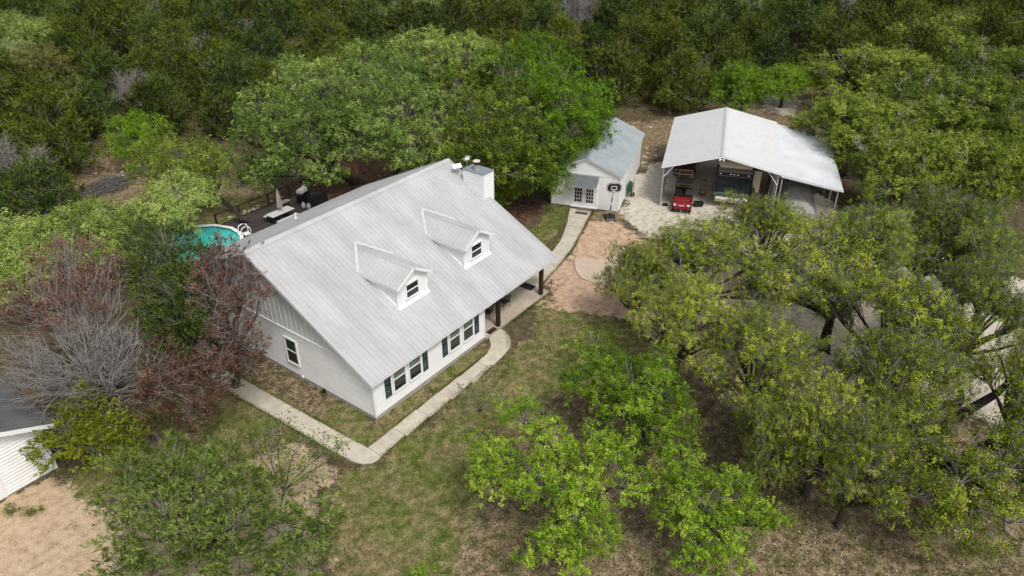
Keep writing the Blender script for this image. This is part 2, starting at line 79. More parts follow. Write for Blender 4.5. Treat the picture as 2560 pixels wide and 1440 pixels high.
# ------------------------------------------------------------------ helpers
def tag(o, label=None, cat=None, group=None, kind=None):
    if label: o['label'] = label
    if cat: o['category'] = cat
    if group: o['group'] = group
    if kind: o['kind'] = kind
    return o
def empty(name, loc=(0, 0, 0), rz=0, label=None, cat=None, group=None, kind=None, parent=None):
    o = bpy.data.objects.new(name, None); COL.objects.link(o); o.empty_display_size = .3
    o.location = loc; o.rotation_euler = (0, 0, rz); o.parent = parent
    return tag(o, label, cat, group, kind)
def link(name, me, parent=None, loc=(0, 0, 0), rot=(0, 0, 0)):
    o = bpy.data.objects.new(name, me); COL.objects.link(o); o.parent = parent
    o.location = loc; o.rotation_euler = rot
    return o
def V3(a): return np.array(a, float)
class MB:
    def __init__(s): s.v = []; s.f = []
    def add(s, vs, fs):
        n = len(s.v); s.v += [tuple(map(float, a)) for a in vs]; s.f += [tuple(n+i for i in f) for f in fs]; return s
    def hexa(s, b, t): return s.add(list(b)+list(t), [(3, 2, 1, 0), (4, 5, 6, 7), (0, 1, 5, 4), (1, 2, 6, 5), (2, 3, 7, 6), (3, 0, 4, 7)])
    def box(s, x0, x1, y0, y1, z0, z1):
        return s.hexa([(x0, y0, z0), (x1, y0, z0), (x1, y1, z0), (x0, y1, z0)], [(x0, y0, z1), (x1, y0, z1), (x1, y1, z1), (x0, y1, z1)])
    def fbox(s, F, u0, u1, o0, o1, z0, z1):     # box in a wall frame: F = (origin, along, outward)
        O, U, N = F; p = lambda u, o, z: O+U*u+N*o+V3((0, 0, z))
        return s.hexa([p(u0, o0, z0), p(u1, o0, z0), p(u1, o1, z0), p(u0, o1, z0)], [p(u0, o0, z1), p(u1, o0, z1), p(u1, o1, z1), p(u0, o1, z1)])
    def bar(s, a, b, w, h=None, up=(0, 0, 1)):  # rectangular bar from a to b
        a, b = V3(a), V3(b); d = b-a; d = d/np.linalg.norm(d); up = V3(up)
        if abs(d@up) > .98: up = V3((1, 0, 0))
        x = np.cross(d, up); x /= np.linalg.norm(x); y = np.cross(x, d); h = h or w
        q = [(-1, -1), (1, -1), (1, 1), (-1, 1)]
        return s.hexa([a+x*i*w/2+y*j*h/2 for i, j in q], [b+x*i*w/2+y*j*h/2 for i, j in q])
    def prism(s, poly, e):                      # polygon of 3D points extruded by vector e
        n = len(poly); P = [V3(a) for a in poly]; e = V3(e)
        return s.add(P+[a+e for a in P], [tuple(range(n-1, -1, -1)), tuple(range(n, 2*n))]+[(i, (i+1) % n, n+(i+1) % n, n+i) for i in range(n)])
    def tube(s, pts, rad, n=8, cap=True):
        pts = [V3(a) for a in pts]; rad = [rad]*len(pts) if not hasattr(rad, '__len__') else rad
        base = len(s.v); ref = None
        for i, c in enumerate(pts):
            d = pts[min(i+1, len(pts)-1)]-pts[max(i-1, 0)]; d = d/(np.linalg.norm(d)+1e-9)
            if ref is None: ref = V3((0, 0, 1)) if abs(d[2]) < .9 else V3((1, 0, 0))
            x = np.cross(d, ref); x /= np.linalg.norm(x)+1e-9; y = np.cross(d, x)
            for k in range(n):
                t = 2*math.pi*k/n; s.v.append(tuple(c+rad[i]*(x*math.cos(t)+y*math.sin(t))))
        for i in range(len(pts)-1):
            for k in range(n):
                a = base+i*n; s.f.append((a+k, a+(k+1) % n, a+n+(k+1) % n, a+n+k))
        if cap:
            s.f.append(tuple(base+k for k in range(n))); s.f.append(tuple(base+(len(pts)-1)*n+k for k in range(n-1, -1, -1)))
        return s
    def mesh(s, name, m, smooth=False):
        me = bpy.data.meshes.new(name); me.from_pydata(s.v, [], s.f); me.update()
        if m: me.materials.append(m)
        import bmesh
        bm = bmesh.new(); bm.from_mesh(me); bmesh.ops.recalc_face_normals(bm, faces=bm.faces[:]); bm.to_mesh(me); bm.free()
        if smooth: me.polygons.foreach_set('use_smooth', [True]*len(me.polygons))
        return me
    def build(s, name, m, parent=None, loc=(0, 0, 0), rot=(0, 0, 0), smooth=False, bevel=0):
        o = link(name, s.mesh(name, m, smooth), parent, loc, rot)
        if bevel:
            b = o.modifiers.new('edge', 'BEVEL'); b.width = bevel; b.segments = 2; b.limit_method = 'ANGLE'
        return o
def np_mesh(name, verts, faces, m, tint=None, smooth=False):
    """verts (N,3), faces (M,k) arrays, optional per-vertex tint"""
    me = bpy.data.meshes.new(name); k = faces.shape[1]; M = len(faces)
    me.vertices.add(len(verts)); me.vertices.foreach_set('co', np.ascontiguousarray(verts, dtype=np.float32).ravel())
    me.loops.add(M*k); me.loops.foreach_set('vertex_index', np.ascontiguousarray(faces, dtype=np.int32).ravel())
    me.polygons.add(M); me.polygons.foreach_set('loop_start', np.arange(0, M*k, k, dtype=np.int32))
    try: me.polygons.foreach_set('loop_total', np.full(M, k, dtype=np.int32))
    except Exception: pass
    if smooth: me.polygons.foreach_set('use_smooth', np.ones(M, dtype=bool))
    if tint is not None:
        a = me.attributes.new('tint', 'FLOAT', 'POINT'); a.data.foreach_set('value', np.ascontiguousarray(tint, dtype=np.float32))
    if m: me.materials.append(m)
    me.update(calc_edges=True); me.validate()
    return me

# ------------------------------------------------------------------ materials
MATS = {}
def mat(name, c, rough=.6, metal=0., var=.12, scale=3., bump=0., bscale=40., spec=.4, c2=None, stretch=None, objvar=0.):
    """base colour with a soft procedural variation (weathering, grain) and optional fine relief"""
    if name in MATS: return MATS[name]
    m = bpy.data.materials.new(name); m.use_nodes = True; n = m.node_tree.nodes; L = m.node_tree.links
    b = n['Principled BSDF']; b.inputs['Roughness'].default_value = rough; b.inputs['Metallic'].default_value = metal
    b.inputs['Specular IOR Level'].default_value = spec
    g = n.new('ShaderNodeNewGeometry'); mp = n.new('ShaderNodeMapping')
    if stretch: mp.inputs['Scale'].default_value = stretch
    L.new(g.outputs['Position'], mp.inputs[0])
    t = n.new('ShaderNodeTexNoise'); t.inputs['Scale'].default_value = scale; t.inputs['Detail'].default_value = 6; t.inputs['Roughness'].default_value = .65
    L.new(mp.outputs[0], t.inputs['Vector'])
    mx = n.new('ShaderNodeMix'); mx.data_type = 'RGBA'
    lo = tuple(max(0, x*(1-var)) for x in c); hi = tuple(min(1, x*(1+var)) for x in c)
    if c2: lo, hi = c, c2
    mx.inputs[6].default_value = (*lo, 1); mx.inputs[7].default_value = (*hi, 1)
    cr = n.new('ShaderNodeMapRange'); cr.inputs[1].default_value = .32; cr.inputs[2].default_value = .68
    L.new(t.outputs[0], cr.inputs[0]); L.new(cr.outputs[0], mx.inputs[0])
    L.new(mx.outputs[2], b.inputs['Base Color'])
    if objvar:
        oi = n.new('ShaderNodeObjectInfo'); hv = n.new('ShaderNodeHueSaturation'); ov_ = n.new('ShaderNodeMapRange')
        ov_.inputs[3].default_value = 1-objvar; ov_.inputs[4].default_value = 1+objvar; L.new(oi.outputs['Random'], ov_.inputs[0]); L.new(ov_.outputs[0], hv.inputs['Value'])
        L.new(mx.outputs[2], hv.inputs['Color']); L.new(hv.outputs[0], b.inputs['Base Color'])
    if bump:
        t2 = n.new('ShaderNodeTexNoise'); t2.inputs['Scale'].default_value = bscale; t2.inputs['Detail'].default_value = 4
        L.new(mp.outputs[0], t2.inputs['Vector'])
        bp = n.new('ShaderNodeBump'); bp.inputs['Strength'].default_value = bump; bp.inputs['Distance'].default_value = .02
        L.new(t2.outputs[0], bp.inputs['Height']); L.new(bp.outputs[0], b.inputs['Normal'])
    MATS[name] = m; return m
def leaf_mat(name, dark, mid, light, trans=.22, rough=.55):
    if name in MATS: return MATS[name]
    m = bpy.data.materials.new(name); m.use_nodes = True; n = m.node_tree.nodes; L = m.node_tree.links
    b = n['Principled BSDF']; b.inputs['Roughness'].default_value = .75; b.inputs['Specular IOR Level'].default_value = .08
    at = n.new('ShaderNodeAttribute'); at.attribute_name = 'tint'
    oi = n.new('ShaderNodeObjectInfo')
    ma = n.new('ShaderNodeMath'); ma.operation = 'MULTIPLY_ADD'; ma.inputs[1].default_value = .36; ma.inputs[2].default_value = -.18
    L.new(oi.outputs['Random'], ma.inputs[0])
    ad = n.new('ShaderNodeMath'); ad.operation = 'ADD'; ad.use_clamp = True; L.new(at.outputs['Fac'], ad.inputs[0]); L.new(ma.outputs[0], ad.inputs[1])
    r = n.new('ShaderNodeValToRGB'); e = r.color_ramp.elements
    e[0].position = .15; e[0].color = (*dark, 1); e[1].position = .85; e[1].color = (*light, 1)
    x = e.new(.5); x.color = (*mid, 1)
    L.new(ad.outputs[0], r.inputs[0]); L.new(r.outputs[0], b.inputs['Base Color'])
    if trans:
        tr = n.new('ShaderNodeBsdfTranslucent'); L.new(r.outputs[0], tr.inputs[0])
        ms = n.new('ShaderNodeMixShader'); ms.inputs[0].default_value = trans
        L.new(b.outputs[0], ms.inputs[1]); L.new(tr.outputs[0], ms.inputs[2]); L.new(ms.outputs[0], n['Material Output'].inputs[0])
    MATS[name] = m; return m
WHITE = mat('white_painted_siding', (.80, .81, .81), .55, var=.05, scale=1.2, objvar=.04)
TRIM = mat('white_trim_paint', (.81, .82, .82), .5, var=.03)
GREYWHITE = mat('grey_gable_board_with_shade', (.66, .68, .68), .6, var=.06, scale=1.5)  # greyer board, with part of the gable's shade painted into its colour
ROOFM = mat('galvalume_roof', (.475, .48, .482), .42, metal=.12, var=.12, scale=.9, spec=.5, stretch=(1, .35, .35), objvar=.035)
ROOFC = mat('carport_steel_roof', (.56, .565, .57), .4, metal=.12, var=.06, scale=1.5, spec=.5)
ROOFL = mat('bright_lean_to_steel', (.55, .57, .59), .36, metal=.25, var=.10, scale=.5, spec=.5)
ROOFS = mat('blue_grey_shed_roof', (.215, .255, .272), .42, metal=.12, var=.15, scale=.8, spec=.5)
ROOFG = mat('grey_garage_roof', (.12, .125, .128), .5, metal=.1, var=.2, scale=1.5)
STEEL = mat('galvanized_steel', (.38, .39, .40), .45, metal=.3, var=.2, scale=6)
CONC = mat('pale_walk_concrete', (.50, .45, .37), .85, var=.16, scale=1.6, bump=.25, bscale=60, objvar=.05)
CONC2 = mat('pink_pad_concrete', (.52, .41, .32), .85, var=.12, scale=1.2, bump=.25, bscale=60)
PORCHC = mat('stained_porch_concrete', (.42, .36, .29), .8, var=.18, scale=1.4, bump=.2)
FOUND = mat('foundation_concrete', (.36, .35, .33), .9, var=.2, scale=3, bump=.2)
DKWOOD = mat('dark_stained_timber', (.035, .018, .012), .55, var=.4, scale=4, stretch=(6, 6, 1))
DECKM = mat('brown_deck_boards', (.052, .040, .037), .7, var=.35, scale=3, stretch=(1, 8, 1), objvar=.25)
SHUT = mat('dark_green_shutter', (.010, .040, .040), .4, var=.2)
GLASS = mat('dark_window_glass', (.018, .021, .022), .06, var=.3, scale=1, spec=.6)
GLASSU = mat('blind_and_painted_reflection', (.12, .16, .14), .1, var=.35, scale=2, spec=.5)  # blind tone with a greenish reflection painted in
GLASSG = mat('painted_green_reflection_glass', (.03, .055, .03), .05, var=.6, scale=3, spec=.6)  # green reflection is painted into the pane's base colour
BLACK = mat('black_plastic', (.012, .012, .013), .45, var=.3)
RUBBER = mat('tyre_rubber', (.018, .018, .018), .8, var=.3)
RED = mat('red_vehicle_paint', (.22, .008, .012), .3, var=.1, spec=.5)
DKRED = mat('dark_red_paint', (.05, .008, .009), .35, var=.2)
CREAM = mat('cream_coach_body', (.55, .49, .39), .4, var=.06)
MATM = mat('door_mat_fibre', (.022, .020, .019), .95, var=.5, scale=30, bump=.5, bscale=120)
MATB = mat('brown_door_mat', (.075, .055, .045), .95, var=.4, scale=30, bump=.5, bscale=120)
TARP = mat('grey_tarpaulin', (.33, .325, .315), .9, var=.18, scale=2, bump=.6, bscale=5, spec=.1)
BARK = mat('oak_bark', (.055, .046, .038), .9, var=.4, scale=6, bump=.8, bscale=25, stretch=(1, 1, .35))
BARKC = mat('cedar_bark', (.11, .085, .068), .9, var=.4, scale=8, bump=.8, bscale=30, stretch=(1, 1, .2))
TWIG = mat('grey_lichen_twig', (.24, .22, .19), .9, var=.3, scale=8)
DEADW = mat('bleached_dead_wood', (.24, .22, .205), .9, var=.25, scale=6)
ROCK = mat('pale_limestone', (.48, .42, .35), .9, var=.25, scale=5, bump=.5)
OAK_BRIGHT = leaf_mat('spring_green_oak_leaf', (.065, .125, .008), (.205, .345, .022), (.42, .55, .060))
OAK_GREEN = leaf_mat('live_oak_leaf', (.066, .118, .020), (.165, .255, .050), (.33, .43, .115))
OAK_VIVID = leaf_mat('vivid_oak_leaf', (.070, .145, .008), (.140, .265, .014), (.26, .39, .026))
OAK_OLIVE = leaf_mat('olive_oak_leaf', (.070, .098, .008), (.255, .318, .026), (.52, .57, .075))
OAK_SIDE = leaf_mat('mid_green_oak_leaf', (.062, .105, .010), (.170, .245, .026), (.33, .40, .060))
OAK_LIGHT = leaf_mat('pale_yellow_green_leaf', (.13, .20, .035), (.26, .36, .075), (.42, .50, .14))
OAK_PALE = leaf_mat('grey_green_oak_leaf', (.10, .15, .045), (.21, .285, .085), (.37, .45, .17))
OAK_TAN = leaf_mat('tan_green_leaf', (.11, .115, .028), (.19, .19, .045), (.28, .27, .075))
CEDAR = leaf_mat('dark_cedar_foliage', (.028, .046, .005), (.084, .122, .012), (.18, .225, .032), trans=.18)
CEDAR_G = leaf_mat('green_cedar_foliage', (.036, .060, .010), (.100, .155, .026), (.24, .31, .072), trans=.18)
CEDAR_Y = leaf_mat('olive_cedar_foliage', (.060, .085, .006), (.145, .180, .012), (.28, .30, .03), trans=.18)
CEDAR_O = leaf_mat('mid_olive_cedar_foliage', (.040, .062, .006), (.105, .145, .013), (.20, .24, .032), trans=.15)
CEDAR_D = leaf_mat('deep_green_cedar_foliage', (.022, .044, .007), (.064, .108, .018), (.14, .20, .04), trans=.15)
CEDAR_B = leaf_mat('rust_brown_dead_foliage', (.085, .044, .029), (.175, .095, .066), (.29, .175, .13), trans=.1)

# ------------------------------------------------------------------ ground
def pdist(P, poly):
    """signed distance to a polygon, positive inside; P (N,2)"""
    poly = np.array(poly, float); n = len(poly); D = np.full(len(P), 1e9); ins = np.zeros(len(P), bool)
    for i in range(n):
        a, b = poly[i], poly[(i+1) % n]; e = b-a; w_ = P-a
        t = np.clip((w_@e)/(e@e), 0, 1); D = np.minimum(D, np.hypot(*(w_-t[:, None]*e).T))
        c = (a[1] > P[:, 1]) != (b[1] > P[:, 1])
        with np.errstate(divide='ignore', invalid='ignore'):
            ins ^= c & (P[:, 0] < (b[0]-a[0])*(P[:, 1]-a[1])/(b[1]-a[1]+1e-12)+a[0])
    return np.where(ins, D, -D)
ZONES = {
 'gravel': [[(29.6, 2.6), (32.6, 4.0), (36.5, 5.0), (44, 4), (46, -1), (38, -14), (30, -12.5), (26, -14), (21.5, -11), (25.2, -6), (26.2, -1.5), (27.6, .6)],
            [(21, -10.5), (30, -12), (35, -18), (36, -40), (20, -40), (18.6, -27), (18.2, -22), (17.4, -17.5)],
            [(61, 3), (66, 4), (66, 0), (61, -1)]],
 'tan': [[(-11.6, 9.4), (-11.6, 8.4), (-12.4, 7.2), (-12.0, 6.0), (-10.4, 5.2), (-7.6, 3.4), (-5.2, 2.5), (-3.4, 2.0), (-3.7, -.3), (-5.0, -2.2), (-7.2, -3.9), (-10, -5.8), (-15, -8.6), (-30, -6), (-30, 9.4)],
         [(15.5, -16.5), (18.5, -17), (19.5, -23), (15, -24), (12.5, -22), (13.5, -18)]],
 'red': [[(15.2, .9), (17.9, 1.3), (21.5, 2.1), (25.4, 3.4), (26.9, 1.6), (26.2, -1.5), (25.2, -6.5), (21, -11.5), (17, -8.5), (15.3, -5.4), (14.4, -2.6), (14.5, -.4)]],
 'litter': [[(-4.6, -9.2), (-2.2, -8.4), (0, -7), (3, -6.4), (6, -6.6), (9, -9), (12, -9), (17, -12), (18, -17), (17.5, -24), (12, -34), (0, -34), (-10, -22), (-6, -13)],
            [(-1.9, 3), (-.1, 2.2), (-.1, 12), (-2.2, 12)]],
 'mulch': [[(16.2, 3.2), (19.5, 3.6), (22, 6.6), (26, 7.4), (29, 12), (36, 20), (34, 27), (24, 30), (16, 27), (15.5, 24.6), (15.6, 17), (16, 8)]],
 'dry': [[(26.5, 3.6), (28.2, .4), (30.2, 1.6), (30, 4.2)],
         [(29.5, 4.2), (36, 6.5), (42, 8.5), (47, 13), (54, 9), (50, 1), (45, -1), (40, 6)],
         [(3, 30), (14, 24.5), (16, 27), (14, 36), (12, 47), (4, 50), (0, 40)],
         [(60, 5), (68, 5), (66, -4), (58, -3), (48, 3), (46, 6)]],
 'lawn': [[(-3.2, 2.2), (-2, 12), (-6, 11), (-9.6, 8.8), (-11.6, 8.3), (-12.6, 7.2), (-12.0, 5.8), (-10.4, 5.0), (-7.4, 3.3)], [(-5, -1.6), (-2, -2), (10, -2.2), (14.6, -.2), (15.8, -5), (13, -9), (9, -8.6), (6, -6.2), (2, -6.4), (-1.5, -8.2), (-4.8, -9.6), (-8, -11), (-9.5, -8), (-7, -4.8)],
          [(-1.9, -1.1), (8.6, -1.1), (8.6, 0), (0, 0), (0, 3.5), (-1.9, 3.5)], [(20, 3.4), (26.6, 6), (26.4, 7.2), (22, 6.4), (18, 4)],
          [(8, 24.4), (14, 24.6), (15, 27), (11, 31), (5, 34), (2, 30)]],
}
_rs = np.random.RandomState(3)
def vnoise(P, s, seed=0):
    """cheap smooth value noise at world scale s"""
    g = np.random.RandomState(seed).rand(64, 64); q = P/s; i = np.floor(q).astype(int); f = q-i; f = f*f*(3-2*f)
    a = lambda dx, dy: g[(i[:, 0]+dx) % 64, (i[:, 1]+dy) % 64]
    return (a(0, 0)*(1-f[:, 0])+a(1, 0)*f[:, 0])*(1-f[:, 1])+(a(0, 1)*(1-f[:, 0])+a(1, 1)*f[:, 0])*f[:, 1]
def zone(P, k, soft=.9):
    d = np.max([pdist(P, q) for q in ZONES[k]], axis=0)
    d = d+(vnoise(P, 1.7, 5)-.5)*1.6+(vnoise(P, .6, 6)-.5)*.8
    return np.clip(.5+d/(2*soft), 0, 1)
def hgt(P):
    far = np.clip((np.hypot(P[:, 0]-15, P[:, 1]-3)-30)/30, 0, 1)
    return (vnoise(P, 2.3, 1)-.5)*.05+(vnoise(P, .7, 2)-.5)*.03+far*(vnoise(P, 14, 3)-.5)*.6-.012
def ground():
    near = lambda a, b, s: np.arange(a, b, s)
    xs = np.concatenate([[-900, -500, -260, -140, -80, -55, -40, -32], near(-26, 50, .3), near(50, 110, 1.2), [115, 130, 160, 220, 320, 500, 900]])
    ys = np.concatenate([[-900, -500, -260, -140, -80, -55, -42], near(-36, 40, .3), near(40, 100, 1.2), [105, 120, 150, 200, 300, 500, 900]])
    X, Y = np.meshgrid(xs, ys); P = np.stack([X.ravel(), Y.ravel()], 1)
    Z = hgt(P); v = np.column_stack([P, Z]); nx, ny = len(xs), len(ys)
    i = np.arange(nx*ny).reshape(ny, nx); f = np.stack([i[:-1, :-1], i[:-1, 1:], i[1:, 1:], i[1:, :-1]], -1).reshape(-1, 4)
    m = bpy.data.materials.new('yard_soil_and_grass'); m.use_nodes = True; n = m.node_tree.nodes; L = m.node_tree.links
    b = n['Principled BSDF']; b.inputs['Roughness'].default_value = .95; b.inputs['Specular IOR Level'].default_value = .15
    g = n.new('ShaderNodeNewGeometry')
    def noise(s, d=6, r=.65):
        t = n.new('ShaderNodeTexNoise'); t.inputs['Scale'].default_value = s; t.inputs['Detail'].default_value = d; t.inputs['Roughness'].default_value = r
        L.new(g.outputs['Position'], t.inputs['Vector']); return t.outputs[0]
    def ramp(fac, cols):
        r = n.new('ShaderNodeValToRGB'); e = r.color_ramp.elements
        for k, (p_, c) in enumerate(cols):
            q = e[k] if k < 2 else e.new(p_)
            q.position = p_; q.color = (*c, 1)
        L.new(fac, r.inputs[0]); return r.outputs[0]
    n1, n2, n3, n4 = noise(.45, 5), noise(2.2, 6), noise(11, 5, .7), noise(38, 3, .7)
    def addn(a, b_, k):
        q = n.new('ShaderNodeMath'); q.operation = 'MULTIPLY_ADD'; L.new(b_, q.inputs[0]); q.inputs[1].default_value = k; L.new(a, q.inputs[2]); return q.outputs[0]
    mixn = addn(addn(n2, n3, .8), n4, .5)      # about 0.45..1.8
    nn = n.new('ShaderNodeMapRange'); nn.inputs[1].default_value = .93; nn.inputs[2].default_value = 1.37; L.new(mixn, nn.inputs[0]); fine = nn.outputs[0]
    def mask(k, jag=.55):
        a = n.new('ShaderNodeAttribute'); a.attribute_name = k
        q = n.new('ShaderNodeMath'); q.operation = 'MULTIPLY_ADD'; L.new(fine, q.inputs[0]); q.inputs[1].default_value = jag; 
        s_ = n.new('ShaderNodeMath'); s_.operation = 'SUBTRACT'; L.new(a.outputs['Fac'], s_.inputs[0]); s_.inputs[1].default_value = jag*.5; L.new(s_.outputs[0], q.inputs[2])
        r = n.new('ShaderNodeMapRange'); r.inputs[1].default_value = .38; r.inputs[2].default_value = .62; r.interpolation_type = 'SMOOTHSTEP'; L.new(q.outputs[0], r.inputs[0]); return r.outputs[0]
    def mix(f_, a, b_):
        q = n.new('ShaderNodeMix'); q.data_type = 'RGBA'; L.new(f_, q.inputs[0]); L.new(a, q.inputs[6]); L.new(b_, q.inputs[7]); return q.outputs[2]
    c = ramp(fine, [(.1, (.055, .045, .026)), (.9, (.17, .125, .08)), (.5, (.10, .08, .047))])            # forest floor
    big = n.new('ShaderNodeMapRange'); big.inputs[1].default_value = .44; big.inputs[2].default_value = .67; L.new(addn(n1, fine, .12), big.inputs[0])
    lawn = mix(big.outputs[0], ramp(fine, [(.05, (.045, .072, .010)), (.95, (.21, .215, .065)), (.5, (.100, .130, .026))]), ramp(fine, [(.05, (.085, .075, .027)), (.95, (.34, .27, .155)), (.5, (.19, .155, .075))]))
    c = mix(mask('dry'), c, ramp(fine, [(.05, (.09, .065, .035)), (.95, (.36, .28, .18)), (.5, (.19, .145, .085))]))
    c = mix(mask('mulch'), c, ramp(fine, [(.05, (.045, .022, .014)), (.95, (.20, .115, .075)), (.5, (.105, .055, .036))]))
    c = mix(mask('lawn'), c, lawn)
    pt_ = n.new('ShaderNodeMapRange'); pt_.inputs[1].default_value = .44; pt_.inputs[2].default_value = .60; L.new(addn(noise(.8, 5), fine, .10), pt_.inputs[0])
    lk = n.new('ShaderNodeMath'); lk.operation = 'MULTIPLY'; L.new(mask('litter', .8), lk.inputs[0]); L.new(pt_.outputs[0], lk.inputs[1])
    c = mix(mask('litter', .8), c, ramp(fine, [(.05, (.050, .048, .018)), (.95, (.26, .225, .11)), (.5, (.120, .108, .048))]))
    c = mix(lk.outputs[0], c, ramp(fine, [(.05, (.060, .046, .026)), (.95, (.40, .305, .205)), (.5, (.185, .140, .086))]))
    c = mix(mask('tan'), c, ramp(fine, [(.0, (.27, .19, .115)), (.9, (.54, .42, .29)), (.4, (.44, .33, .215))]))
    c = mix(mask('red'), c, ramp(fine, [(.0, (.28, .175, .11)), (.95, (.58, .43, .31)), (.45, (.47, .325, .225))]))
    c = mix(mask('gravel'), c, ramp(fine, [(.0, (.33, .285, .225)), (.9, (.62, .565, .48)), (.45, (.50, .45, .375))]))
    L.new(c, b.inputs['Base Color'])
    bp = n.new('ShaderNodeBump'); bp.inputs['Strength'].default_value = .5; bp.inputs['Distance'].default_value = .04; L.new(mixn, bp.inputs['Height']); L.new(bp.outputs[0], b.inputs['Normal'])
    me = np_mesh('ground', v, f, m, smooth=True)
    for k in ZONES:
        a = me.attributes.new(k, 'FLOAT', 'POINT'); a.data.foreach_set('value', zone(P, k, 1.5 if k == 'litter' else .9).astype(np.float32))
    o = link('ground', me); tag(o, kind='structure', label='yard of patchy lawn, leaf litter, red dirt and pale gravel')
    # low growth, fallen leaves and loose stones as real geometry
    rs = np.random.RandomState(11)
    def scatter(key, N, box, other=(), thr=.55):
        Q = np.column_stack([rs.uniform(box[0], box[1], N), rs.uniform(box[2], box[3], N)])
        k = zone(Q, key) > thr
        for o_ in other: k &= zone(Q, o_) < .4
        k &= ~((Q[:, 0] > -.1) & (Q[:, 0] < 15.3) & (Q[:, 1] > -.1) & (Q[:, 1] < 17))
        k &= ~((Q[:, 0] > -1.8) & (Q[:, 0] < 9.6) & (Q[:, 1] < -.98) & (Q[:, 1] > -2.12)) & ~((Q[:, 0] < -1.85) & (Q[:, 0] > -3.12) & (Q[:, 1] > -2.1) & (Q[:, 1] < 10))
        return Q[k]
    def blades(Q, h, wd, m_, name, label, lean=.5):
        N = len(Q); z = hgt(Q); t = rs.uniform(0, 6.28, N); hh = rs.uniform(.5, 1.2, N)*h; d = np.column_stack([np.cos(t), np.sin(t)])
        s = np.column_stack([-d[:, 1], d[:, 0]])*wd/2; le = rs.uniform(.2, 1, N)[:, None]*lean*h
        v = np.empty((N, 3, 3)); v[:, 0, :2] = Q-s; v[:, 1, :2] = Q+s; v[:, 2, :2] = Q+d*le; v[:, 0, 2] = v[:, 1, 2] = z-.01; v[:, 2, 2] = z+hh
        tn = np.clip(.5*vnoise(Q, 1.3, 8)+.5*rs.rand(N), 0, 1)
        o = link(name, np_mesh(name, v.reshape(-1, 3), np.arange(3*N).reshape(N, 3), m_, np.repeat(tn, 3))); return tag(o, label, kind='stuff')
    gm = leaf_mat('lawn_blade', (.05, .085, .012), (.13, .155, .034), (.36, .32, .14), trans=.2)
    blades(scatter('lawn', 135000, (-12, 27, -13, 13), ('litter', 'tan', 'red'), .35), .09, .035, gm, 'grass', 'short patchy lawn grass around the house')
    blades(scatter('litter', 26000, (-12, 20, -30, 12), (), .3), .10, .04, gm, 'grass', 'sparse grass pushing through the leaf litter')
    E_ = [((-1.68, -2.06), (7.0, -1.93)), ((-1.6, -1.12), (7.8, -1.0)), ((-1.72, -.4), (-2.0, 9.9)), ((-2.85, -1.0), (-3.1, 9.9)), ((8.9, -1.74), (10.15, -.5)), ((15.4, .78), (21.5, 1.95)), ((21.5, 1.95), (27.5, 4.0)), ((19.6, 2.75), (26.9, 5.8)), ((10.2, -.16), (15.3, -.16))]
    Q = []
    for a_, b_ in E_:
        k_ = int(math.dist(a_, b_)*230); t_ = rs.rand(k_)[:, None]; q_ = np.array(a_)*(1-t_)+np.array(b_)*t_; Q.append(q_+rs.normal(0, .05, q_.shape)*(.4+vnoise(q_, .5, 4)[:, None]*1.6))
    blades(np.concatenate(Q), .13, .035, gm, 'grass', 'tufts of grass creeping over the walkway edges', lean=1.0)
    dm = leaf_mat('dry_grass_blade', (.09, .07, .03), (.20, .155, .085), (.36, .29, .18), trans=.1)
    blades(scatter('dry', 28000, (0, 70, -4, 50)), .16, .05, dm, 'dry_grass', 'dry brown grass in the rear clearings')
    def flakes(Q, s, m_, name, label):
        N = len(Q); z = hgt(Q)+.012; a = rs.normal(0, 1, (N, 3)); a[:, 2] *= .35; a /= np.linalg.norm(a, axis=1)[:, None]
        b_ = np.cross(a, np.column_stack([rs.normal(0, .25, N), rs.normal(0, .25, N), np.ones(N)])); b_ /= np.linalg.norm(b_, axis=1)[:, None]
        l = (rs.uniform(.6, 1.3, N)*s)[:, None]; c_ = np.column_stack([Q, z+l[:, 0]*.25])
        v = np.stack([c_-a*l/2, c_+b_*l*.3, c_+a*l/2, c_-b_*l*.3], 1).reshape(-1, 3)
        o = link(name, np_mesh(name, v, np.arange(4*N).reshape(N, 4), m_, np.repeat(rs.rand(N), 4))); return tag(o, label, kind='stuff')
    lm = leaf_mat('fallen_leaf', (.055, .038, .022), (.19, .14, .088), (.48, .37, .26), trans=.1)
    Q = np.concatenate([scatter('litter', 75000, (-12, 20, -30, 12)), scatter('mulch', 30000, (14, 37, 3, 30))])
    flakes(Q, .09, lm, 'leaf_litter', 'brown fallen oak leaves under the trees')
    sm = leaf_mat('loose_stone', (.30, .25, .19), (.48, .41, .32), (.66, .59, .49), trans=0, rough=.9)
    flakes(np.concatenate([scatter('gravel', 11000, (17, 46, -32, 8)), scatter('tan', 9000, (-24, 0, -9, 10))]), .06, sm, 'gravel', 'loose pale stones on the gravel drive')
ground()
sk = None

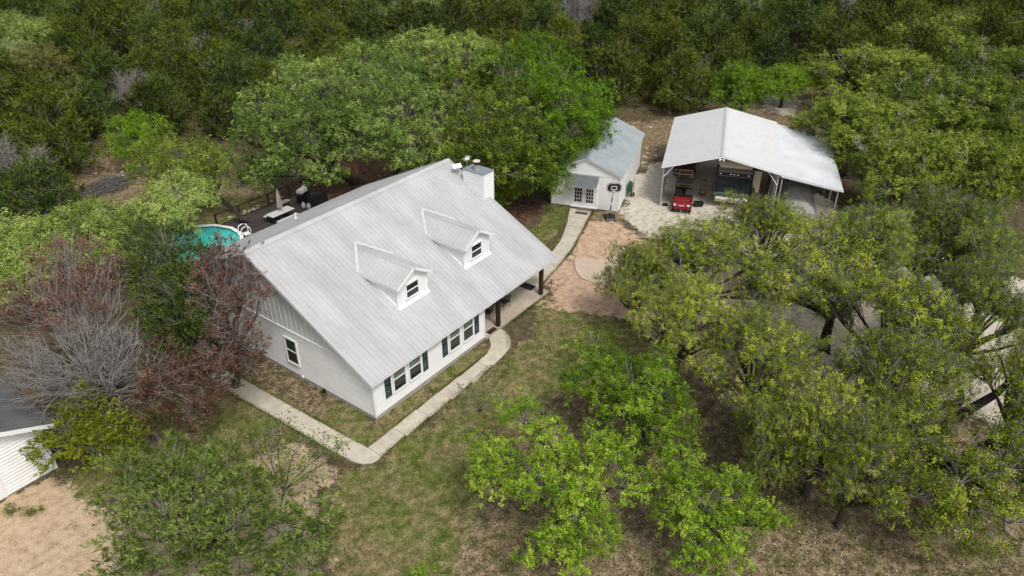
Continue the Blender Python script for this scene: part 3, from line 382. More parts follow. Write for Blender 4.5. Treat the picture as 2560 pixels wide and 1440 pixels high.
# ------------------------------------------------------------------ paving
def slab(parent, poly, top=.055, m=CONC, name='concrete_slab', wob=.02):
    r = random.Random(int(abs(poly[0][0]*31+poly[0][1]*17)*100))
    pts = []
    for i in range(len(poly)):
        a, b = V3((*poly[i], 0)), V3((*poly[(i+1) % len(poly)], 0)); nseg = max(1, int(np.linalg.norm(b-a)/.35))
        for k in range(nseg):
            q = a+(b-a)*k/nseg
            if k: q = q+V3((r.uniform(-wob, wob), r.uniform(-wob, wob), 0))
            pts.append((q[0], q[1], -.08))
    return MB().prism(pts, (0, 0, top+.08)).build(name, m, parent)
def inset(poly, d=.016):
    c = np.mean(np.array(poly), axis=0); return [tuple(np.array(q)+(c-np.array(q))/np.linalg.norm(c-np.array(q))*d) for q in poly]
path = empty('garden_path', kind='structure', label='pale concrete walkway of joined slabs running around the near house corner')
J = [-1.68, .02, 1.75, 3.45, 5.15, 6.75]
for a, b in zip(J, J[1:]): slab(path, inset([(a, -1.14+.02*(a > 2)), (b, -1.08), (b, -1.95), (a, -2.06)]))
slab(path, inset([(6.75, -1.08), (7.35, -1.02), (7.92, -.95), (8.35, -1.28), (8.98, -1.72), (8.1, -1.88), (6.75, -1.95)]))
slab(path, inset([(7.92, -.95), (8.45, -.72), (8.82, -.34), (9.0, -.12), (10.16, -.12), (10.1, -.5), (9.85, -.98), (9.5, -1.38), (8.98, -1.72), (8.35, -1.28)]))
slab(path, inset([(-1.68, -1.14), (-1.68, -2.06), (-1.95, -2.12), (-2.3, -2.05), (-2.6, -1.7), (-2.75, -1.2), (-2.82, -.4), (-1.74, -.4)]))
J = [-.4, 1.3, 3.0, 4.7, 6.4, 8.1, 9.9]
for a, b in zip(J, J[1:]): slab(path, inset([(-1.74-.03*a, a), (-1.74-.03*b, b), (-2.83-.03*b, b), (-2.83-.03*a, a)]))
path2 = empty('shed_path', kind='structure', label='curving concrete walkway from the porch to the white shed doors')
LP = [(15.42, 2.2), (17.5, 2.42), (19.6, 2.72), (21.9, 3.3), (24.6, 4.5), (26.9, 5.75)]; RP = [(15.42, .82), (17.9, 1.2), (21.5, 2.0), (23.6, 2.7), (25.4, 3.36), (27.5, 4.05)]
def poly_at(P, t):
    P = np.array(P); d = np.concatenate([[0], np.cumsum(np.linalg.norm(np.diff(P, axis=0), axis=1))]); s = t*d[-1]
    return (float(np.interp(s, d, P[:, 0])), float(np.interp(s, d, P[:, 1])))
for k in range(8):
    a, b = k/8, (k+1)/8; h = (a+b)/2
    slab(path2, inset([poly_at(RP, a), poly_at(RP, h), poly_at(RP, b), poly_at(LP, b), poly_at(LP, h), poly_at(LP, a)]))
pad = slab(None, [(20.23, .95), (19.7, .72), (19.1, .3), (18.5, -.25), (18.15, -.75), (18.08, -1.3), (18.5, -3.5), (20, -11), (26, -9.2), (22, -1.95)], .06, CONC2, 'concrete_pad')
tag(pad, 'round-ended pinkish concrete pad in the red dirt turnaround', kind='structure')

# ------------------------------------------------------------------ building helpers
def ribbed(width, run, spacing, h, m, name='roof_panel', minor=True, a=(1, 0, 0), base=.03):
    """one roof sheet: width along a, run = vector from eave to ridge; trapezoid ribs standing off the sheet"""
    a = V3(a); run = V3(run); nrm = np.cross(a, run); nrm /= np.linalg.norm(nrm)
    if nrm[2] < 0: nrm = -nrm
    k = max(1, round(width/spacing)); s = width/k; prof = [(0, h)]
    for i in range(k):
        x = i*s; prof += [(x+.022, h), (x+.045, .0)]
        if minor:
            for q in (.36, .64): prof += [(x+s*q-.02, 0), (x+s*q-.01, h*.28), (x+s*q+.01, h*.28), (x+s*q+.02, 0)]
        prof += [(x+s-.045, .0), (x+s-.022, h)]
    prof.append((width, h))
    v = [a*x+nrm*(z+base) for x, z in prof]; n_ = len(v); mb = MB()
    mb.add(v+[q+run for q in v], [(i, i+1, n_+i+1, n_+i) for i in range(n_-1)])
    return mb.mesh(name, m)
def roof_slope(parent, A, along, length, run, pw, spacing, h, m, minor=True, base=.03):
    n_ = max(1, round(length/pw)); w_ = length/n_; al = V3(along)
    me = ribbed(w_, run, spacing, h, m, minor=minor, a=along, base=base)
    for i in range(n_): link('roof_panel', me, parent, V3(A)+al*w_*i)
def window(parent, F, u0, u1, z0, z1, rail, m_up=GLASSU, m_lo=GLASS, trim=.09, name='window', out=.055):
    """double-hung window: trim frame, meeting rail and two panes; F wall frame, u/z glass opening"""
    mb = MB(); t = trim; o1 = out+.035
    mb.fbox(F, u0-t, u0, 0, o1, z0-t, z1+t); mb.fbox(F, u1, u1+t, 0, o1, z0-t, z1+t)
    mb.fbox(F, u0, u1, 0, o1, z1, z1+t); mb.fbox(F, u0-t*.3, u1+t*.3, 0, o1+.03, z0-t, z0)
    fr = mb.build(name, TRIM, parent)
    MB().fbox(F, u0, u1, out-.012, out+.022, rail-.028, rail+.028).build('meeting_rail', TRIM, fr)
    MB().fbox(F, u0, u1, 0, out+.002, z0, rail-.028).build('pane', m_lo, fr)
    MB().fbox(F, u0, u1, 0, out-.006, rail+.028, z1).build('pane', m_up, fr)
    return fr
def lap(parent, F, u0, u1, z0, z1, exp=.17, m=WHITE):
    n_ = round((z1-z0)/exp); e = (z1-z0)/n_; O, U, N = F
    p = lambda u, o, z: O+U*u+N*o+V3((0, 0, z))
    mb = MB().prism([p(0, 0, 0), p(0, .022, 0), p(0, .038, .038), p(0, .006, e), p(0, 0, e)], U*(u1-u0))
    O0 = O.copy(); me = mb.mesh('siding_board', m)
    for k in range(n_): link('siding_board', me, parent, tuple(U*u0+V3((0, 0, z0+k*e))))

# ------------------------------------------------------------------ the farmhouse
XL, XR, YF, ZE, YR, ZR, YB, ZB = -.36, 15.55, -.45, 2.63, 8.23, 7.15, 16.82, 3.04
S1, S2 = (ZR-ZE)/(YR-YF), (ZR-ZB)/(YB-YR)
zroof = lambda y: ZE+(y-YF)*S1 if y < YR else ZR-(y-YR)*S2
house = empty('farmhouse', label='large white farmhouse with ribbed metal roof and two dormers', cat='house')
MB().box(0, 8.78, -.012, 16.4, -.1, .2).box(8.80, 15.2, 2.42, 16.4, -.1, .2).build('foundation', FOUND, house)
FW = (V3((0, 0, 0)), V3((1, 0, 0)), V3((0, -1, 0)))          # front wall, outward -y
GW = (V3((0, 0, 0)), V3((0, 1, 0)), V3((-1, 0, 0)))          # near gable wall, outward -x
wf = MB().box(.0, 8.78, 0, .15, .2, 2.68).build('front_wall', WHITE, house)
lap(wf, FW, .1, 8.66, .2, 2.60)
for a_, b_ in ((-.048, .09), (8.67, 8.79)): MB().fbox(FW, a_, b_, 0, .048, .19, 2.62).build('corner_trim', TRIM, house)
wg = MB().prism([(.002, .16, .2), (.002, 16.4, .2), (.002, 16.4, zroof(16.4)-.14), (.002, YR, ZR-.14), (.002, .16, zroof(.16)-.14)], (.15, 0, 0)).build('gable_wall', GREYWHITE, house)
lap(wg, GW, .1, 16.3, .2, 2.55)
MB().fbox(GW, -.03, .095, .002, .045, .19, 2.6).build('corner_trim', TRIM, house)
MB().fbox(GW, .25, 16.2, 0, .03, 2.55, 3.02).fbox(GW, 1.0, 15.9, 0, .055, 3.0, 3.06).build('band_board', WHITE, house)
for k in range(36):
    y = 1.35+k*.4
    if y > 15.6: break
    zt = zroof(y)-.16
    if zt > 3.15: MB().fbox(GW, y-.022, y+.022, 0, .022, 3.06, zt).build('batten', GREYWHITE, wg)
MB().box(15.05, 15.2, 2.4, 16.4, .2, 3.0).prism([(15.05, 2.4, 3.0), (15.05, 16.3, 3.0), (15.05, YR, ZR-.15)], (.15, 0, 0)).box(0, 15.2, 16.25, 16.4, .2, zroof(16.3)-.2).box(8.80, 15.05, 2.42, 2.55, .2, 3.7).box(8.64, 8.782, .152, 2.42, .2, 2.8).build('rear_walls', WHITE, house)
# porch
MB().prism([(8.785, -.1, -.1), (15.32, -.1, -.1), (15.32, 2.42, -.1), (8.785, 2.42, -.1)], (0, 0, .24)).build('porch_floor', PORCHC, house)
for x in (10.19, 14.67): MB().box(x-.11, x+.11, -.02, .2, .14, 2.42).build('porch_post', DKWOOD, house, bevel=.01)
MB().box(8.8, 15.2, .0, .18, 2.42, 2.62).build('porch_beam', DKWOOD, house)
MB().box(12.2, 13.15, 2.37, 2.42, .2, 2.25).build('front_door', DKWOOD, house)
# roof: solid deck with fascia, ribbed sheets on it
rf = MB(); TH = .14
rf.prism([(XL, YF, ZE), (XL, YR, ZR), (XL, YB, ZB), (XL, YB, ZB-TH), (XL, YR, ZR-TH), (XL, YF, ZE-TH)], (XR-XL, 0, 0))
roof = rf.build('roof', TRIM, house)
roof_slope(roof, (XL-.02, YF-.03, ZE-.016), (1, 0, 0), XR-XL+.04, (0, YR-YF+.01, ZR-ZE+.005), .9, .30, .038, ROOFM, base=.004)
roof_slope(roof, (XL-.02, YB+.03, ZB-.016), (1, 0, 0), XR-XL+.04, (0, YR-YB-.01, ZR-ZB+.005), .9, .30, .034, ROOFM, base=.004)
c = .24
MB().prism([(XL-.04, YR-c, ZR-c*S1+.045), (XL-.04, YR, ZR+.06), (XL-.04, YR+c, ZR-c*S2+.045), (XL-.04, YR, ZR+.045)], (XR-XL+.08, 0, 0)).build('ridge_cap', ROOFM, roof)
for X0 in (XL-.035, XR+.005):
    MB().prism([(X0, YF-.03, ZE+.03), (X0, YR, ZR+.035), (X0, YB+.03, ZB+.03), (X0, YB+.03, ZB-.17), (X0, YR, ZR-.17), (X0, YF-.03, ZE-.17)], (.03, 0, 0)).build('rake_fascia', TRIM, roof)
    for (y0, y1) in ((YF-.02, YR-.02), (YB+.02, YR+.02)):       # metal rake trim bent over the sheet edge
        xa = X0+(.03 if X0 < 5 else -.09)
        z0, z1 = (ZE if y0 < YR else ZB), ZR
        MB().hexa([(xa, y0, z0+.03), (xa+.09, y0, z0+.03), (xa+.09, y1, z1+.03), (xa, y1, z1+.03)], [(xa, y0, z0+.052), (xa+.09, y0, z0+.052), (xa+.09, y1, z1+.052), (xa, y1, z1+.052)]).build('rake_trim', ROOFM, roof)
MB().tube([(7.25, 14.02, 4.2), (7.25, 14.02, 4.78)], .05, 10).tube([(7.25, 14.02, 4.38), (7.25, 14.02, 4.44)], .12, 10).build('vent_pipe', TRIM, roof)
# windows and shutters of the front wall
for u0, u1 in ((1.38, 2.2), (2.52, 3.34), (5.72, 6.51), (6.86, 7.66)): window(house, FW, u0, u1, .95, 2.34, 1.68)
for u0, u1 in ((.77, 1.19), (3.55, 3.93), (5.1, 5.52), (7.86, 8.24)):
    mb = MB().fbox(FW, u0, u0+.05, .0, .055, .86, 2.42).fbox(FW, u1-.05, u1, .0, .055, .86, 2.42).fbox(FW, u0+.05, u1-.05, 0, .03, .86, 2.42)
    for z in (.86, 1.6, 2.36): mb.fbox(FW, u0+.05, u1-.05, .03, .055, z, z+.06)
    for k in range(28):
        z = .94+k*.05
        if not 1.55 < z < 1.68 and z < 2.33: mb.fbox(FW, u0+.05, u1-.05, .03, .046, z, z+.024)
    mb.build('shutter', SHUT, house)
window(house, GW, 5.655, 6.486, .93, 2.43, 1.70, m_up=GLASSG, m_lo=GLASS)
MB().tube([(-.05, 5.48, .14), (-.05, 5.48, .34)], .035, 8).tube([(-.02, 5.48, .30), (-.14, 5.48, .30), (-.14, 5.48, .2)], .03, 8).build('drain_pipe', TRIM, house)
MB().tube([(-.02, 3.77, .2), (-.16, 3.77, .2), (-.2, 3.77, .1)], .035, 8).box(-.14, -.05, 3.70, 3.86, .06, .22).build('hose_tap', BLACK, house)
MB().tube([(-.03, 7.3, 5.6), (-.12, 7.25, 5.5), (-.06, 7.0, 5.3)], .03, 6).build('wall_bracket', TRIM, house)
# dormers
def dormer(dx):
    x0, x1, yf = 3.99+dx, 6.24+dx, 1.89; xm = (x0+x1)/2; ze, zr, ov = 5.16, 5.93, .19; yb = 6.06
    zw = ze+.02
    d = MB().prism([(x0, yf, 3.7), (x1, yf, 3.7), (x1, yf, zw+.05), (xm, yf, zr-.06), (x0, yf, zw+.05)], (0, 2.75, 0)).build('dormer', WHITE, house)
    Fd = (V3((0, yf, 0)), V3((1, 0, 0)), V3((0, -1, 0)))
    window(d, Fd, 4.64+dx, 5.52+dx, 4.22, 4.98, 4.60, m_up=GLASS, m_lo=GLASS, name='window_frame', out=.035)
    for o in list(d.children):                       # the window's pieces hang one level up so nothing nests deeper
        for q in list(o.children): q.parent = d
    for x in (x0+.25, x1-.22, x1-.45): MB().fbox(Fd, x-.02, x+.02, 0, .018, 3.9, zw+(.05 if x < xm-.8 or x > xm+.8 else .2)).build('batten', WHITE, d)
    for q_ in (x0, x1): MB().fbox(Fd, q_-.06, q_+.06, 0, .03, 3.8, zw).build('corner_trim', TRIM, d)
    for sx, nx in ((x0, -1), (x1, 1)):
        Fs = (V3((sx, 0, 0)), V3((0, 1, 0)), V3((nx, 0, 0)))
        for k in range(5):
            y = yf+.35+k*.4; MB().fbox(Fs, y-.02, y+.02, 0, .018, zroof(y)+.01, zw).build('batten', WHITE, d)
        MB().bar((sx+nx*.03, yf-.02, zroof(yf)+.07), (sx+nx*.03, 4.45, zroof(4.45)+.07), .06, .10).build('side_flashing', TRIM, d)
    zb = zroof(yf)
    MB().hexa([(x0-.1, yf-.16, zb-.05), (x1+.1, yf-.16, zb-.05), (x1+.1, yf-.004, zb+.01), (x0-.1, yf-.004, zb+.01)], [(x0-.1, yf-.16, zb+.03), (x1+.1, yf-.16, zb+.03), (x1+.1, yf-.004, zb+.12), (x0-.1, yf-.004, zb+.12)]).build('base_flashing', TRIM, d)
    run = (zr-ze)/(xm-x0+ov)*1.0; y0 = 1.62
    for sg in (-1, 1):
        xe = xm+sg*(xm-x0+ov)
        n_ = 5; wd = (yb-y0)/n_
        me = ribbed(wd, (xm-xe, 0, zr-ze), .29, .042, ROOFM, a=(0, 1, 0), base=.012)
        for k in range(n_): link('roof_panel', me, d, (xe, y0+wd*k, ze))
        MB().hexa([(xe, y0+.01, ze-.09), (xm, y0+.01, zr-.09), (xm, yb-.3, zr-.09), (xe, yb-.3, ze-.09)], [(xe, y0+.01, ze+.008), (xm, y0+.01, zr+.008), (xm, yb-.3, zr+.008), (xe, yb-.3, ze+.008)]).build('roof_deck', TRIM, d)
        MB().bar((xe, y0-.012, ze-.03), (xm, y0-.012, zr-.03), .03, .16).build('rake_fascia', TRIM, d)
        # valley flashing on the main roof
        a, b = V3((xm, 6.0, zroof(6.0)+.075)), V3((xe-sg*.08, 4.5, zroof(4.5)+.075))
        MB().bar(a+V3((sg*.02, .02, 0)), b+V3((sg*.08, .05, 0)), .17, .014, up=(0, -S1, 1)).build('valley_flashing', mat('pale_flashing', (.53, .535, .54), .45, var=.08), d)
    cc = .17
    MB().prism([(xm-cc, y0-.03, zr-cc*run+.045), (xm, y0-.03, zr+.065), (xm+cc, y0-.03, zr-cc*run+.045), (xm, y0-.03, zr+.03)], (0, yb-y0, 0)).build('ridge_cap', ROOFM, d)
dormer(0); dormer(5.40)
# chimney
CX0, CX1, CY0, CY1, CZ = 14.95, 15.92, 4.80, 6.43, 7.05
ch = MB().box(CX0, CX1, CY0, CY1, -.05, CZ).build('chimney', WHITE, house)
lap(ch, (V3((CX0, CY0, 0)), V3((1, 0, 0)), V3((0, -1, 0))), .07, CX1-CX0-.07, 5.0, CZ-.01, .19)
lap(ch, (V3((CX0, CY0, 0)), V3((0, 1, 0)), V3((-1, 0, 0))), .07, CY1-CY0-.07, 5.2, CZ-.01, .19)
for x, y in ((CX0, CY0), (CX1, CY0), (CX0, CY1)): MB().box(x-.035, x+.065 if x < 15.5 else x+.035, y-.035, y+.065 if y < 6 else y+.035, 4.9, CZ-.002).build('corner_trim', TRIM, ch)
MB().box(CX0-.06, CX1+.06, CY0-.06, CY1+.06, CZ, CZ+.05).build('chimney_cap', ROOFS, ch)
MB().tube([(15.3, 5.62, CZ+.04), (15.3, 5.62, CZ+.12)], .21, 18).tube([(15.3, 5.62, CZ+.1), (15.3, 5.62, CZ+.42)], .15, 18).build('flue_pipe', STEEL, ch)
MB().tube([(15.3, 5.62, CZ+.43), (15.3, 5.62, CZ+.62)], .19, 18).build('flue_screen', BLACK, ch)
MB().tube([(15.3, 5.62, CZ+.62), (15.3, 5.62, CZ+.66), (15.3, 5.62, CZ+.69)], [.235, .235, .17], 18).build('flue_lid', mat('rusty_lid', (.62, .55, .50), .5, var=.15), ch)

# things on the roof
t = empty('satellite_dish', (15.0, 7.0, 6.5), label='flat white satellite dish on a short mast at the roof edge beside the chimney', cat='satellite dish')
MB().bar((-.28, .12, .62), (.28, -.12, .62), .34, .05, up=(-.3, -.5, .8)).build('dish_panel', TRIM, t, bevel=.01)
MB().tube([(0, 0, .06), (0, 0, .6)], .025, 8).tube([(-.14, 0, .1), (0, 0, .35)], .018, 6).tube([(.0, -.16, .04), (0, 0, .35)], .018, 6).build('mast', STEEL, t)
t = empty('tv_antenna', (15.66, 6.75, 6.2), label='small white spiky aerial rising behind the chimney', cat='antenna')
mb = MB().tube([(0, 0, -.6), (0, 0, 1.35)], .018, 6).build('mast', STEEL, t)
mb = MB().tube([(-.35, -.12, 1.3), (.3, .1, 1.36)], .015, 6)
for k in range(5):
    q = -.3+k*.15; mb.tube([(q-.06, q*.34+.2, 1.31+q*.05), (q+.06, q*.34-.2, 1.31+q*.05)], .009, 5)
mb.build('antenna_boom', TRIM, t)
MB().box(-.05, .18, -.1, .1, 1.2, 1.32).build('amplifier_box', TRIM, t)

# mats and porch chairs
def rug(poly, z, label, m, name='door_mat'):
    o = MB().prism([(x, y, z) for x, y in poly], (0, 0, .02)).build(name, m); return tag(o, label, 'doormat')
rug([(9.22, .26), (9.2, -.085), (9.9, -.085), (9.95, .24)], .141, 'black doormat at the walkway end of the porch by the first post', MATM)
rug([(14.62, 1.8), (15.28, 1.76), (15.28, .9), (14.67, .84)], .141, 'black doormat at the far end of the porch by the second post', MATM)
def porch_chair(x, y, rz, label):
    t = empty('porch_chair', (x, y, .14), rz, label, 'chair', 'metal chairs on the porch')
    MB().box(-.26, .26, -.25, .25, .42, .46).build('seat', BLACK, t)
    for sx in (-.24, .24):
        for sy in (-.23, .23): MB().tube([(sx, sy*1.1, 0), (sx, sy, .44)], .016, 6).build('leg', BLACK, t)
        MB().tube([(sx, -.24, .44), (sx, -.26, .64), (sx, .22, .66)], .016, 6).build('armrest', BLACK, t)
    mb = MB()
    for k in range(6): mb.bar((-.22+k*.088, .24, .46), (-.22+k*.088, .34, .95), .035, .012)
    mb.bar((-.26, .34, .95), (.26, .34, .95), .04, .03); mb.build('backrest', BLACK, t)
porch_chair(12.1, 1.05, 2.9, 'dark metal porch chair between the two posts'); porch_chair(10.55, 1.15, 3.3, 'dark metal porch chair half hidden behind the first post')

# ------------------------------------------------------------------ the white shed
t = empty('shed', (26.8, 7.43, 0), R(-71.4), 'long white shed with blue grey metal roof and french doors', 'shed')
W, LN, SE, SR = 5.38, 10.1, 3.02, 4.2                    # local: x across the front, y to the rear
wl = MB().prism([(0, 0, .08), (W, 0, .08), (W, 0, SE), (W/2, 0, SR-.08), (0, 0, SE)], (0, LN, 0)).build('wall', TRIM, t)
FS = (V3((0, 0, 0)), V3((1, 0, 0)), V3((0, -1, 0))); FR = (V3((W, 0, 0)), V3((0, 1, 0)), V3((1, 0, 0)))
MB().box(.05, W-.05, .05, LN-.05, -.1, .08).build('foundation', FOUND, t)
for k in range(5):
    x = [.0, .62, 1.25, 4.05, 4.72][k]; x1 = [.6, 1.23, 1.5, 4.7, W][k]
    MB().fbox(FS, x+.004, x1-.004, 0, .016, .09, 2.84).build('wall_panel', TRIM, wl)
for k in range(9): 
    x0 = .0+k*.6; x1 = min(x0+.596, W); MB().fbox(FS, x0+.004, x1, 0, .016, 2.95, min(SE+(min(x0, W-x1))*.43-.02, SR)).build('wall_panel', TRIM, wl)
MB().fbox(FS, -.02, W+.02, 0, .035, 2.85, 2.945).build('band_board', TRIM, t)
for a_, b_ in ((-.03, .08), (W-.08, W+.03)): MB().fbox(FS, a_, b_, .0, .04, .08, 2.85).build('corner_trim', TRIM, t)
for k in range(8): MB().fbox(FR, .05+k*1.25, .05+k*1.25+1.24, 0, .016, .09, 2.95).build('wall_panel', TRIM, wl)
MB().fbox(FS, .45, .75, .016, .06, .62, .82).build('outlet_box', TRIM, t)
ov = .2; rs_ = (SR-SE+ov*.43); ez = SE-ov*.43+.06
srf = MB().prism([(-ov, -.2, ez), (W/2, -.2, SR+.06), (W+ov, -.2, ez), (W+ov, -.2, ez-.07), (W/2, -.2, SR-.01), (-ov, -.2, ez-.07)], (0, LN+.4, 0)).build('roof', TRIM, t)
roof_slope(srf, (W+ov+.03, -.22, ez-.012), (0, 1, 0), LN+.44, (-(W/2+ov+.03), 0, SR+.06-ez+.012), .92, .30, .028, ROOFS, base=.006)
roof_slope(srf, (-ov-.03, -.22, ez-.012), (0, 1, 0), LN+.44, (W/2+ov+.03, 0, SR+.06-ez+.012), .92, .30, .028, ROOFS, base=.006)
MB().prism([(W/2-.16, -.24, SR+.035), (W/2, -.24, SR+.125), (W/2+.16, -.24, SR+.035), (W/2, -.24, SR+.08)], (0, LN+.48, 0)).build('ridge_cap', ROOFS, srf)
# french doors
dr = MB().fbox(FS, 1.58, 1.69, 0, .05, .16, 2.18).fbox(FS, 3.55, 3.66, 0, .05, .16, 2.18).fbox(FS, 1.69, 3.55, 0, .05, 2.10, 2.18).fbox(FS, 1.55, 3.69, 0, .14, .08, .18).build('door_frame', TRIM, t)
for a, b in ((1.70, 2.615), (2.625, 3.54)):
    d = MB().fbox(FS, a, a+.16, .0, .04, .19, 2.09).fbox(FS, b-.16, b, 0, .04, .19, 2.09).fbox(FS, a+.16, b-.16, 0, .04, .19, .50).fbox(FS, a+.16, b-.16, 0, .04, 1.98, 2.09)
    gw = (b-a-.32)
    for k in (1, 2): d.fbox(FS, a+.16+gw*k/3-.014, a+.16+gw*k/3+.014, .02, .036, .50, 1.98)
    for k in (1, 2, 3, 4): d.fbox(FS, a+.16, b-.16, .02, .034, .50+1.48*k/5-.014, .50+1.48*k/5+.014)
    d = d.build('door', TRIM, t)
    for i in range(3):
        for k in range(5):
            MB().fbox(FS, a+.16+gw*i/3+.014, a+.16+gw*(i+1)/3-.014, 0, .022, .50+1.48*k/5+.014, .50+1.48*(k+1)/5-.014).build('pane', GLASS, d)
    hx = b-.08 if a < 2 else a+.08
    for z in (1.1, 1.3): MB().fbox(FS, hx-.02, hx+.02, .04, .09, z-.03, z+.03).build('handle', BLACK, d)
# awning over the doors
aw = MB().fbox(FS, 1.38, 3.74, 0, .04, 2.62, 2.72)
aw.bar((1.45, -.04, 1.75), (1.45, -.78, 2.14), .05).bar((3.68, -.04, 1.75), (3.68, -.78, 2.14), .05).bar((1.36, -.80, 2.13), (3.76, -.80, 2.13), .05, .09)
aw = aw.build('awning', TRIM, t)
roof_slope(aw, (1.36, -.86, 2.17), (1, 0, 0), 2.40, (0, .86, .58), .6, .15, .045, mat('corrugated_awning_sheet', (.17, .19, .20), .4, metal=.3, var=.12), minor=False, base=.01)
# mats by the shed
rug([(26.30, 4.93), (26.72, 5.02), (27.02, 4.08), (26.60, 3.98)], .056, 'dark brown doormat on the shed walkway, the nearer of two', MATB)
rug([(26.92, 5.18), (27.28, 5.28), (27.64, 4.22), (27.28, 4.10)], .056, 'faded brown doormat directly before the french doors', mat('faded_mat', (.16, .12, .10), .95, var=.3, scale=30))
# green wheelbarrow stood against the far side wall
S_ = V3((26.8, 7.43, 0)); SU = V3((math.cos(R(-71.4)), math.sin(R(-71.4)), 0)); SV = V3((-math.sin(R(-71.4)), math.cos(R(-71.4)), 0))
t = empty('wheelbarrow', tuple(S_+SU*(W+.45)+SV*3.4), R(-71.4), 'dark green wheelbarrow stood on end against the shed side wall', 'wheelbarrow')
MB().add([(-.35, -.3, .35), (-.35, .3, .35), (-.28, .38, 1.25), (-.28, -.38, 1.25), (.05, -.2, .45), (.05, .2, .45), (.1, .26, 1.1), (.1, -.26, 1.1)], [(4, 5, 6, 7), (0, 1, 5, 4), (1, 2, 6, 5), (2, 3, 7, 6), (3, 0, 4, 7)]).build('tub', mat('green_tub', (.010, .085, .045), .4, var=.2), t)
MB().bar((.13, -.25, .1), (.1, -.3, 1.5), .04).bar((.13, .25, .1), (.1, .3, 1.5), .04).build('handle', mat('barrow_handle', (.32, .25, .16), .7), t)
MB().tube([(.1, -.05, .2), (.1, .05, .2)], .19, 16).build('wheel', RUBBER, t)

# basketball hoop
vd = V3((-.80, -.60, 0)); vx = V3((.60, -.80, 0))
t = empty('basketball_hoop', (27.3, 2.35, 0), math.atan2(vx[1], vx[0]), 'portable basketball hoop with black octagonal backboard beside the shed', 'basketball hoop')
MB().hexa([(-.42, -.55, 0), (.42, -.55, 0), (.5, .55, 0), (-.5, .55, 0)], [(-.3, -.42, .16), (.3, -.42, .16), (.36, .42, .2), (-.36, .42, .2)]).build('base', BLACK, t, bevel=.04)
MB().tube([(0, .1, .1), (.03, -.05, 1.15)], .05, 10).build('lower_pole', BLACK, t)
MB().tube([(.03, -.05, 1.13), (.045, -.1, 1.4)], .048, 10).tube([(.012, .04, .5), (.016, .03, .62)], .053, 10).build('pole_sleeve', TRIM, t)
MB().tube([(.045, -.1, 1.38), (.1, -.3, 2.6)], .045, 10).tube([(.1, -.3, 2.55), (.1, -.5, 2.75)], .04, 8).tube([(-.16, -.42, 2.55), (.1, -.2, 2.2), (.3, -.42, 2.55)], .018, 6).build('upper_pole', BLACK, t)
def octa(w_, h_, c, y, th): return [(-w_/2+c, y, -h_/2), (w_/2-c, y, -h_/2), (w_/2, y, -h_/2+c), (w_/2, y, h_/2-c), (w_/2-c, y, h_/2), (-w_/2+c, y, h_/2), (-w_/2, y, h_/2-c), (-w_/2, y, -h_/2+c)]
bb = MB().prism([(x+.1, y, z+2.76) for x, y, z in octa(1.14, .78, .21, -.5, 0)], (0, -.03, 0)).build('backboard', BLACK, t)
def ring(w1, w2, h1, h2, c1, c2, y, name, m):
    a, b = octa(w1, h1, c1, y, 0), octa(w2, h2, c2, y, 0); mb = MB(); n_ = 8
    P = [(x+.1, y, z+2.76) for x, y, z in a+b]; mb.add(P+[(x, y-.006, z) for x, y, z in P], [(i, (i+1) % 8, 8+(i+1) % 8, 8+i) for i in range(8)]+[(16+i, 16+(i+1) % 8, 24+(i+1) % 8, 24+i) for i in range(8)]+[(i, (i+1) % 8, 16+(i+1) % 8, 16+i) for i in range(8)]+[(8+i, 8+(i+1) % 8, 24+(i+1) % 8, 24+i) for i in range(8)])
    mb.build(name, m, bb)
ring(1.07, 1.01, .71, .65, .195, .18, -.531, 'border_line', TRIM)
mb = MB(); 
for a in ((-.22, -.18, -.17, .12), (.18, .22, -.17, .12), (-.18, .18, .08, .12), (-.18, .18, -.17, -.13)): mb.box(a[0]+.1, a[1]+.1, -.537, -.53, a[2]+2.76, a[3]+2.76)
mb.build('target_square', TRIM, bb)
rimm = mat('faded_rim_paint', (.60, .42, .44), .5)
rp = [(.1+.225*math.cos(a), -.78+.225*math.sin(a), 2.48) for a in np.linspace(0, 2*math.pi, 17)]
MB().tube(rp, .012, 6, False).box(.02, .18, -.56, -.53, 2.42, 2.56).build('rim', rimm, t)
mb = MB()
for k in range(8):
    a, b = k*math.pi/4, (k+.5)*math.pi/4; 
    for s_ in (1, -1): mb.tube([(.1+.22*math.cos(a), -.78+.22*math.sin(a), 2.47), (.1+.14*math.cos(a+s_*.4), -.78+.14*math.sin(a+s_*.4), 2.2), (.1+.12*math.cos(a+s_*.8), -.78+.12*math.sin(a+s_*.8), 2.05)], .007, 4)
mb.build('net', TRIM, t)

# ------------------------------------------------------------------ carport and what stands in it
CP = V3((31.45, .35, 0)); CR = R(-68.65); CU = V3((math.cos(CR), math.sin(CR), 0)); CV = V3((-math.sin(CR), math.cos(CR), 0))
def cpt(u, v, z=0): return tuple(CP+CU*u+CV*v+V3((0, 0, z)))
cp = empty('carport', tuple(CP), CR, 'open carport with white gabled steel roof and lean-to', 'carport')
LC, UR, UW, UE = 12.4, 4.39, 8.85, 13.31; Z0, Z1, Z2, Z3, Z4 = 3.32, 4.61, 3.62, 3.50, 2.74
crf = MB().prism([(0, 0, Z0), (UR, 0, Z1), (UW, 0, Z2), (UW, 0, Z2-.06), (UR, 0, Z1-.06), (0, 0, Z0-.06)], (0, LC, 0)).build('roof', TRIM, cp)
roof_slope(crf, (-.03, -.03, Z0-.007), (0, 1, 0), LC+.06, (UR+.03, 0, Z1-Z0+.007), .9, .30, .045, ROOFC, minor=False, base=.004)
roof_slope(crf, (UW+.03, -.03, Z2-.007), (0, 1, 0), LC+.06, (UR-UW-.03, 0, Z1-Z2+.007), .9, .30, .045, ROOFC, minor=False, base=.004)
